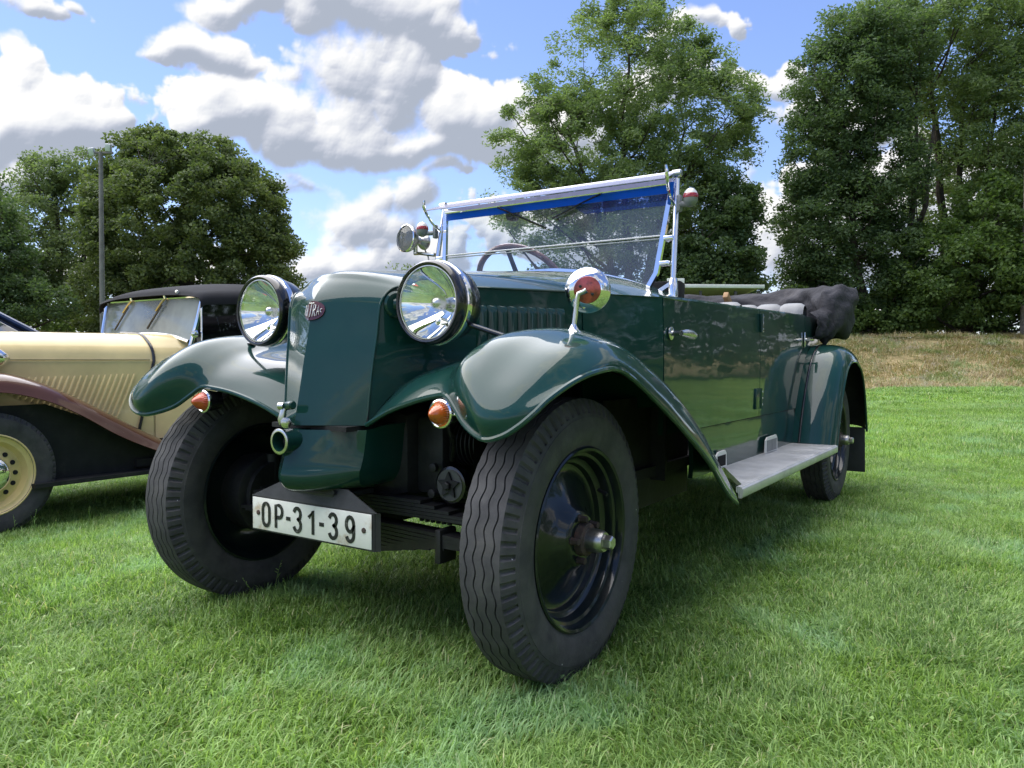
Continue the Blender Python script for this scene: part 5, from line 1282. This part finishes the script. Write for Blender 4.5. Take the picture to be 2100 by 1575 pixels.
def ribbon(m, pts, w, y, dep):
    P = [Vector((a, 0, b)) for a, b in pts]; Q = [P[0]]
    for p in P[1:]:
        if (p-Q[-1]).length > 1e-5: Q.append(p)
    n = len(Q); L_ = []
    for i, p in enumerate(Q):
        t = (Q[min(i+1, n-1)]-Q[max(i-1, 0)]).normalized(); o = Vector((-t.z, 0, t.x))*w/2; L_.append((p+o, p-o))
    v = []; f = []
    for a, b in L_: v += [(a.x, y, a.z), (b.x, y, b.z), (a.x, y-dep, a.z), (b.x, y-dep, b.z)]
    for i in range(n-1):
        k = i*4; l = k+4; f += [(k+2, l+2, l+3, k+3), (k, k+2, l+2, l), (k+1, l+1, l+3, k+3)]
    f += [(0, 1, 3, 2), (n*4-4, n*4-2, n*4-1, n*4-3)]
    m.raw(v, f)
pbr('bracket_black', (.022, .023, .025), .5, var=.3, vscale=20, bump=.2)
def plate():
    y = -.1585; z0, z1 = .2965, .380
    b = MB().box((0, y+.006, (z0+z1)/2), (.446, .006, z1-z0+.010), bev=.001)
    b.prism([(-.223, y+.003, z1+.003), (.231, y+.003, z1+.003), (.124, y+.014, .428), (-.118, y+.014, .428)], (0, .003, 0)).prism([(.223, y+.005, z1+.003), (.223, y+.005, z0-.004), (.231, y+.012, z0-.004), (.231, y+.012, z1+.003)], (.003, 0, 0))
    b.box((0, -.08, .405), (.16, .14, .012))
    br = b.build('plate_bracket', 'bracket_black', TAT, smooth=False)
    for x in (-.092, .082): MB().lathe([(0, .006), (.006, .006), (.006, 0)], origin=(x, y+.010, .418), axis=(0, -1, .1), seg=6).build('bolt', 'iron', br)
    p = MB().box((0, y+.0005, (z0+z1)/2), (.432, .003, z1-z0), bev=.0012).build('number_plate', 'plate_white', TAT)
    xs = (.128, .246, .328, .408, .532, .612, .706, .840); h = .061; w = .036
    for ch, fx in zip('OP-31-39', xs):
        m = MB(); x0 = -.216+.432*fx-w/2; zb = (z0+z1)/2-h/2
        for st in GLY[ch]: ribbon(m, [(x0+a*w*(.62 if ch == '-' else .86)+(w*.19 if ch == '-' else w*.07), zb+c*h) for a, c in st], .0096, y-.0012, .0012)
        m.build('character', 'plate_black', p, smooth=False)
    for fx in (.055, .945): MB().lathe([(0, .0068), (.002, .0064), (.003, .004), (.003, 0)], origin=(-.216+.432*fx, y-.001, (z0+z1)/2+.002), axis=(0, -1, 0), seg=14).build('rivet', 'rusty', p)
plate()

# ================================================================== the cream roadster with its soft top up
paint('cream_paint', (.78, .62, .31), chips=(.35, .28, .16), amt=.06); paint('brown_paint', (.090, .036, .020), chips=(.2, .12, .1), amt=.06); paint('blue_paint', (.020, .045, .115), amt=.05)
pbr('soft_top', (.012, .013, .017), .85, var=.2, vscale=8, bump=.25, bscale=200, bdist=.002, spec=.3)
pbr('cream_rim', (.74, .56, .24), .35, coat=.7, dirt=((.2, .15, .08), .3, 12))
pbr('seat_cream', (.62, .55, .40), .6)
pbr('gold_brass', (.45, .36, .16), .3, .9)
glass_thin('dark_screen', (.20, .22, .24), .12, .03, .10, (.2, .22, .24), 2)
glass_thin('screen_glass', (.75, .80, .80), .25, .02, .70, (.80, .86, .86), .6)  # strong pale haze colour stands in for sky reflected in the pane
RO = Vector((-2.95, .13, -.085))
ROAD = empty('soft_top_roadster', RO); tag(ROAD, 'cream vintage roadster with brown wings and black soft top beside the green car', 'car')
def rb(m, name, mat, parent=None, **k):
    m.v = [(a-RO.x, b-RO.y, c-RO.z) for a, b, c in m.v]; return m.build(name, mat, parent or ROAD, **k)
def mirr(m, cx=-2.95):
    q = MB(); q.v = [(2*cx-a, b, c) for a, b, c in m.v]; q.f = [tuple(reversed(f)) for f in m.f]; q.m = list(m.m); return q
def roadster():
    cx = -2.95
    def hx(y): return float(np.interp(y, [-.45, 1.02, 1.22, 2.0], [-2.76, -2.615, -2.50, -2.44]))
    def section(y, k=1.0):
        e = hx(y); zt = .868+.022*(y+.4)/1.4
        return [(e, y, .22), (e, y, .45), (e, y, .70), (e-.004, y, .742), (e-.016, y, .790), (e-.05, y, .832), (e-.12, y, zt-.012), (cx+.12, y, zt), (cx, y, zt+.004)]
    def full(y):
        s = section(y); return s+[(2*cx-a, b, c) for a, b, c in s[-2::-1]]
    o = rb(MB().grid(cr_grid([full(y) for y in (-.45, .0, .5, 1.0, 1.018)], 4, 4)), 'bonnet', 'cream_paint', sharp=40)
    rb(MB().grid(cr_grid([full(y) for y in (1.026, 1.1, 1.2)], 4, 4)), 'scuttle', 'cream_paint', sharp=40)
    s = [p for p in section(1.022)]; path = cr([(a+.004, b-.0-(.095*(.74-c)/.4 if c < .74 else 0), c) for a, b, c in s], 4)
    rb(MB().tube([tuple(p) for p in path], .0085, seg=8), 'piping', 'black_gloss')
    for sg in (0, 1):
        m = MB().tube([(hx(y)+.003, y, .738) for y in (-.4, 0, .5, 1.0)], .003, seg=6); rb(m if not sg else mirr(m), 'bonnet_hinge', 'gold_brass', o)
    # slanting louvres along the bonnet side
    for k in range(22):
        yt = .275+k*.0305; zt_ = .648+.0006*k; ln = max(.03, min(.26, .05+k*.0125))
        G = []
        for w in np.linspace(0, 1, 6):
            yy = yt-.42*ln*w; zz = zt_-ln*w; b = math.sin(math.pi*min(1, max(0, (w+.06)/1.12)))**.4
            G.append([(hx(yy)+.0005, yy-.007, zz), (hx(yy)+.010*b, yy-.004, zz+.001), (hx(yy)+.012*b, yy+.003, zz), (hx(yy)+.0005, yy+.006, zz)])
        rb(MB().grid(G), 'louvre', 'cream_paint', o)
    rb(MB().box((cx, -.46, .53), (.34, .06, .62), bev=.03), 'radiator_shell', 'chrome')
    # swept front wings
    W = [[(-2.66, -.30, .34), (-2.58, -.33, .34), (-2.47, -.33, .33), (-2.43, -.30, .31)],
         [(-2.67, -.22, .52), (-2.58, -.25, .54), (-2.46, -.24, .51), (-2.42, -.21, .46)],
         [(-2.66, -.06, .62), (-2.57, -.07, .655), (-2.46, -.06, .63), (-2.418, -.04, .565)],
         [(-2.65, .15, .655), (-2.56, .15, .685), (-2.46, .155, .655), (-2.418, .16, .588)],
         [(-2.64, .34, .63), (-2.55, .34, .645), (-2.46, .35, .610), (-2.418, .36, .540)],
         [(-2.63, .52, .56), (-2.55, .52, .565), (-2.46, .52, .530), (-2.418, .52, .462)],
         [(-2.62, .72, .455), (-2.54, .72, .455), (-2.46, .72, .418), (-2.418, .72, .340)],
         [(-2.60, .95, .330), (-2.53, .95, .325), (-2.46, .95, .292), (-2.418, .95, .236)],
         [(-2.56, 1.2, .215), (-2.52, 1.2, .210), (-2.46, 1.2, .190), (-2.418, 1.2, .165)],
         [(-2.54, 1.45, .165), (-2.50, 1.45, .165), (-2.46, 1.45, .160), (-2.418, 1.45, .145)],
         [(-2.54, 1.95, .165), (-2.50, 1.95, .165), (-2.46, 1.95, .160), (-2.418, 1.95, .145)]]
    for sg in (0, 1):
        m = MB().grid(cr_grid(W, 5, 5)); w = rb(m if not sg else mirr(m), 'front_wing', ['brown_paint', 'underside'], sharp=40); solid(w, .005, -1, 1)
        m = MB().grid([[(-2.53, y, z) for z in (.125, .30, zt)] for y, zt in ((.20, .52), (.4, .52), (.7, .40), (1.0, .27), (1.9, .16))]); w2 = rb(m if not sg else mirr(m), 'side_valance', 'underside'); solid(w2, .01)
        m = MB().box((-2.47, 1.15, .135), (.10, 1.7, .02)); rb(m if not sg else mirr(m), 'sill', 'underside')
        # rear wing, door and rear body
        m = MB().grid(cr_grid([[(-2.56, y, z), (-2.50, y, z+.015), (-2.44, y, z), (-2.418, y, z-.05)] for y, z in ((1.95, .17), (2.08, .35), (2.25, .56), (2.50, .64), (2.75, .58), (2.92, .40), (3.0, .2))], 4, 4)); w = rb(m if not sg else mirr(m), 'rear_wing', ['brown_paint', 'underside']); solid(w, .005, -1, 1)
        G = [[(float(np.interp(y, [1.2, 2.0, 2.6, 3.0], [-2.50, -2.46, -2.50, -2.60])), y, z) for z in np.linspace(.16, float(np.interp(y, [1.2, 1.45, 1.9, 2.2, 3.0], [.80, .70, .68, .80, .78])), 6)] for y in np.linspace(1.205, 3.0, 22)]
        m = MB().grid(G); w = rb(m if not sg else mirr(m), 'door', ['cream_paint', 'interior_dark']); solid(w, .015, -1, 1)
    rb(MB().box((cx, 3.0, .48), (.7, .03, .6)), 'tail_panel', 'cream_paint'); rb(MB().box((cx, 1.9, .18), (.9, 2.1, .04)), 'floor', 'interior_dark'); rb(MB().box((cx, 1.06, .5), (.62, .02, .55)), 'bulkhead', 'interior_dark')
    # wheels
    T2 = tyre_mesh(.29, .045, .062, .185, 60, 30)
    for sx_, y in ((1, .13), (-1, .13), (1, 2.5), (-1, 2.5)):
        S = Matrix.Diagonal((sx_, 1, 1)); c = Vector((sx_*.435, y-RO.y, .29))
        m = MB().lathe([(.050, .190), (.056, .192), (.058, .187), (.052, .180), (.046, .172), (.045, .160), (.030, .150), (.018, .142), (.020, .125), (.032, .090), (.036, .075), (.036, .0)], seg=56, caps=False); m.v = [tuple(S @ Vector(p)) for p in m.v]
        w = m.build('wheel', 'cream_rim', ROAD); w.location = c
        link('tyre', T2, None, w, sharp=28)
        if not T2.materials: T2.materials.append(MATS['tyre'])
        m = MB().lathe([(.030, .086), (.050, .083), (.062, .070), (.068, .045), (.070, .0)], seg=40); m.v = [tuple(S @ Vector(p)) for p in m.v]; m.build('hub_cap', 'chrome', w)
        for k in range(14):
            a = 2*math.pi*k/14; q = MB().lathe([(.0235, .0115), (.0300, .0112), (.0300, 0)], origin=(0, math.cos(a)*.112, math.sin(a)*.112), seg=14); q.v = [tuple(S @ Vector(p)) for p in q.v]; q.build('vent_hole', 'interior_dark', w)
    # windscreen with wipers
    def ws(x, z): return Vector((x, 1.185+(z-.93)*.22, z))
    fr = MB().tube([ws(-2.475, .815), ws(-2.455, .96), ws(-2.445, 1.105)], .013, seg=10).tube([ws(-3.425, .815), ws(-3.445, .96), ws(-3.455, 1.105)], .013, seg=10).tube([ws(-2.445, 1.105), ws(-3.455, 1.105)], .010, seg=8)
    fr.tube([tuple(p) for p in cr([tuple(ws(x, z)) for x, z in ((-2.50, .842), (-2.65, .872), (-2.8, .888), (-2.95, .893), (-3.1, .888), (-3.25, .872), (-3.40, .842))], 4)], .011, seg=8)
    f = rb(fr, 'windscreen_frame', 'chrome')
    rb(MB().prism([ws(-2.46, 1.10), ws(-3.44, 1.10), ws(-3.42, .85), ws(-3.25, .872), ws(-2.95, .893), ws(-2.65, .872), ws(-2.48, .85)], (0, .005, 0)), 'pane', 'screen_glass', f, smooth=False)
    for x0 in (-2.80, -3.16):
        w = rb(MB().tube([ws(x0, 1.112)-Vector((0, .01, 0)), ws(x0-.025, 1.07)-Vector((0, .02, 0)), ws(x0-.06, 1.03)-Vector((0, .02, 0))], [.009, .006, .005], seg=8), 'wiper', 'gold_brass', f)
        rb(MB().tube([ws(x0-.02, 1.065)-Vector((0, .014, 0)), ws(x0-.125, .925)-Vector((0, .012, 0))], .006, seg=6), 'blade', 'black_gloss', w)
        rb(MB().lathe([(-.012, .012), (.012, .012), (.014, .006), (.014, 0)], origin=ws(x0, 1.115)-Vector((0, .014, 0)), axis=(0, -.3, 1), seg=12), 'pivot', 'chrome', w)
    for x in (-2.462, -3.438): rb(MB().lathe([(-.02, .020), (.02, .020), (.024, .012), (.024, 0)], origin=ws(x, .885), axis=(1 if x > cx else -1, -.4, 0), seg=16).tube([ws(x, .885), ws(x, .90)+Vector((.05 if x > cx else -.05, -.02, 0))], .006, seg=6), 'post_clamp', 'chrome', f)
    # soft top
    G = []
    for y, zc, ze, hw in ((1.185, 1.118, 1.085, .535), (1.215, 1.150, 1.105, .535), (1.30, 1.176, 1.113, .535), (1.55, 1.212, 1.128, .535), (1.85, 1.225, 1.125, .53), (2.15, 1.210, 1.100, .52), (2.45, 1.150, 1.03, .50), (2.70, 1.06, .93, .47), (2.85, .88, .80, .43)):
        row = [(cx+hw*1.0, y, ze-.055), (cx+hw*1.0, y, ze-.02)]
        row += [(cx+hw*s_, y, zc+(ze-zc)*abs(s_)**3.2) for s_ in np.linspace(.97, -.97, 21)]+[(cx-hw, y, ze-.02), (cx-hw, y, ze-.055)]
        G.append(row)
    st = rb(MB().grid(cr_grid(G, 5, 1)), 'soft_top', ['soft_top', 'interior_dark'], sharp=50); solid(st, .006, 1, 1)
    rb(MB().tube([(cx+.30, 1.19, 1.136), (cx+.32, 1.185, 1.130)], .010, seg=8), 'toggle', 'white_paint', st)
    rb(MB().tube([tuple(p) for p in cr([(cx+.535, 1.55, 1.10), (cx+.52, 1.55, 1.142), (cx+.44, 1.55, 1.168), (cx+.2, 1.55, 1.210), (cx, 1.55, 1.214)], 5)], .004, seg=6), 'top_seam', 'soft_top', st)
    # side screens
    for sg in (0, 1):
        x = -2.432
        q = [(x, 1.205, 1.065), (x, 1.60, 1.085), (x, 2.02, 1.075), (x, 2.10, .80), (x, 1.5, .70), (x, 1.20, .80)]
        m = MB().prism(q, (-.004, 0, 0)); p = rb(m if not sg else mirr(m), 'side_screen', 'dark_screen', smooth=False)
        m = MB().tube(q, .008, seg=8, closed=True).tube([(x, 1.60, 1.085), (x, 1.585, .72)], .007, seg=8); rb(m if not sg else mirr(m), 'screen_frame', 'chrome', p)
    for x in (-2.72, -3.18):
        rb(MB().box((x, 1.85, .62), (.40, .14, .62), Matrix.Rotation(-.15, 3, 'X'), bev=.06).box((x, 1.62, .40), (.40, .45, .12), bev=.04), 'seat', 'seat_cream')
    sw = Vector((-3.18, 1.42, .86)); rb(MB().tube([sw+Vector((math.cos(a)*.19, math.sin(a)*.07, math.sin(a)*.18)) for a in np.linspace(0, 6.283, 32, endpoint=False)], .011, seg=8, closed=True), 'steering_wheel', 'black_gloss')
    for sg in (0, 1):
        c = Vector((-2.640, .165, .745)); m = MB().lathe([(-.13, .0), (-.12, .02), (-.08, .045), (-.03, .06), (.0, .066), (.01, .064), (.015, .05), (.018, 0)], origin=c, axis=(0, -1, 0), seg=32).tube([c+Vector((0, .04, -.05)), c+Vector((-.02, .04, -.18))], .012, seg=8)
        rb(m if not sg else mirr(m), 'headlamp', 'chrome')
roadster()

# ================================================================== dark blue car at the far edge
def blue_car():
    D = 8.2; base = at(8, D); a = -_yaw*-1
    ang = math.atan2(RX.y, RX.x)+.10
    root = empty('hatchback', base, ang); tag(root, 'dark blue modern car mostly out of frame behind the cream bonnet', 'car')
    def loft(prof, hw, tum=.0, n=9, rnd=.12):
        G = []
        for (x, z) in prof:
            G.append([(x, w*hw*(1-tum*0), z) for w in np.linspace(-1, 1, n)])
        return G
    low = [(1.15, .35), (1.25, .55), (1.20, .78), (1.0, .88), (.55, .985), (.02, 1.07), (-.9, 1.06), (-2.2, 1.05), (-2.75, 1.03), (-2.9, .9), (-2.88, .45), (-2.8, .30)]
    G = []
    for x, z in low:
        G.append([(x-.16*abs(w)**3*(1 if x > .9 else 0), w*.86*(1-.06*max(0, (z-.6))), z-.07*abs(w)**6*(1 if z > .7 else 0)) for w in np.linspace(-1, 1, 15)])
    m = MB().grid(cr_grid(G, 3, 1))
    for s in (-1, 1):
        ring = [(x-.16*(1 if x > .9 else 0), s*.86*(1-.06*max(0, z-.6)), z-.07*(1 if z > .7 else 0)) for x, z in low]
        m.raw(ring, [tuple(range(len(ring)))])
    m.build('body', 'blue_paint', root, sharp=40)
    roof = [(-.62, 1.46), (-.9, 1.52), (-1.5, 1.55), (-2.1, 1.50), (-2.35, 1.42)]
    MB().grid(cr_grid([[(x, w*.60, z-.05*abs(w)**4) for w in np.linspace(-1, 1, 11)] for x, z in roof], 3, 1)).build('roof', 'blue_paint', root)
    gl = MB().prism([(.06, -.72, 1.04), (.06, .72, 1.04), (-.62, .58, 1.45), (-.62, -.58, 1.45)], (-.01, 0, .006)).build('windscreen', 'dark_screen', root, smooth=False)
    MB().prism([(-2.35, -.56, 1.41), (-2.35, .56, 1.41), (-2.75, .66, 1.04), (-2.75, -.66, 1.04)], (.01, 0, .006)).build('rear_window', 'dark_screen', root, smooth=False)
    for s in (-1, 1):
        MB().prism([(.02, s*.76, 1.05), (-.64, s*.60, 1.44), (-2.33, s*.59, 1.40), (-2.70, s*.72, 1.04)], (0, -s*.01, 0)).build('side_window', 'dark_screen', root, smooth=False)
        MB().tube([(.10, s*.77, 1.045), (-.60, s*.605, 1.46), (-.9, s*.60, 1.49)], [.035, .03, .03], seg=8).build('pillar', 'blue_paint', root)
        MB().tube([(-2.2, s*.58, 1.45), (-2.72, s*.72, 1.05)], .04, seg=8).build('pillar', 'blue_paint', root)
        MB().box((1.12, s*.6, .72), (.12, .26, .12), bev=.04).build('headlight', 'lamp_glass', root)
        MB().box((.02, s*.90, 1.02), (.10, .14, .10), bev=.03).build('wing_mirror', 'blue_paint', root)
        for x in (.60, -2.05):
            w = MB().lathe([(-.10, .2), (-.1, .32), (-.08, .335), (.06, .335), (.085, .32), (.09, .22), (.06, .20)], origin=(x, s*.77, .335), axis=(0, s, 0), seg=32).build('wheel', 'tyre', root)
            MB().lathe([(.07, .21), (.075, .18), (.055, .06), (.06, 0)], origin=(x, s*.77, .335), axis=(0, s, 0), seg=24).build('rim', 'grey_metal', w)
blue_car()
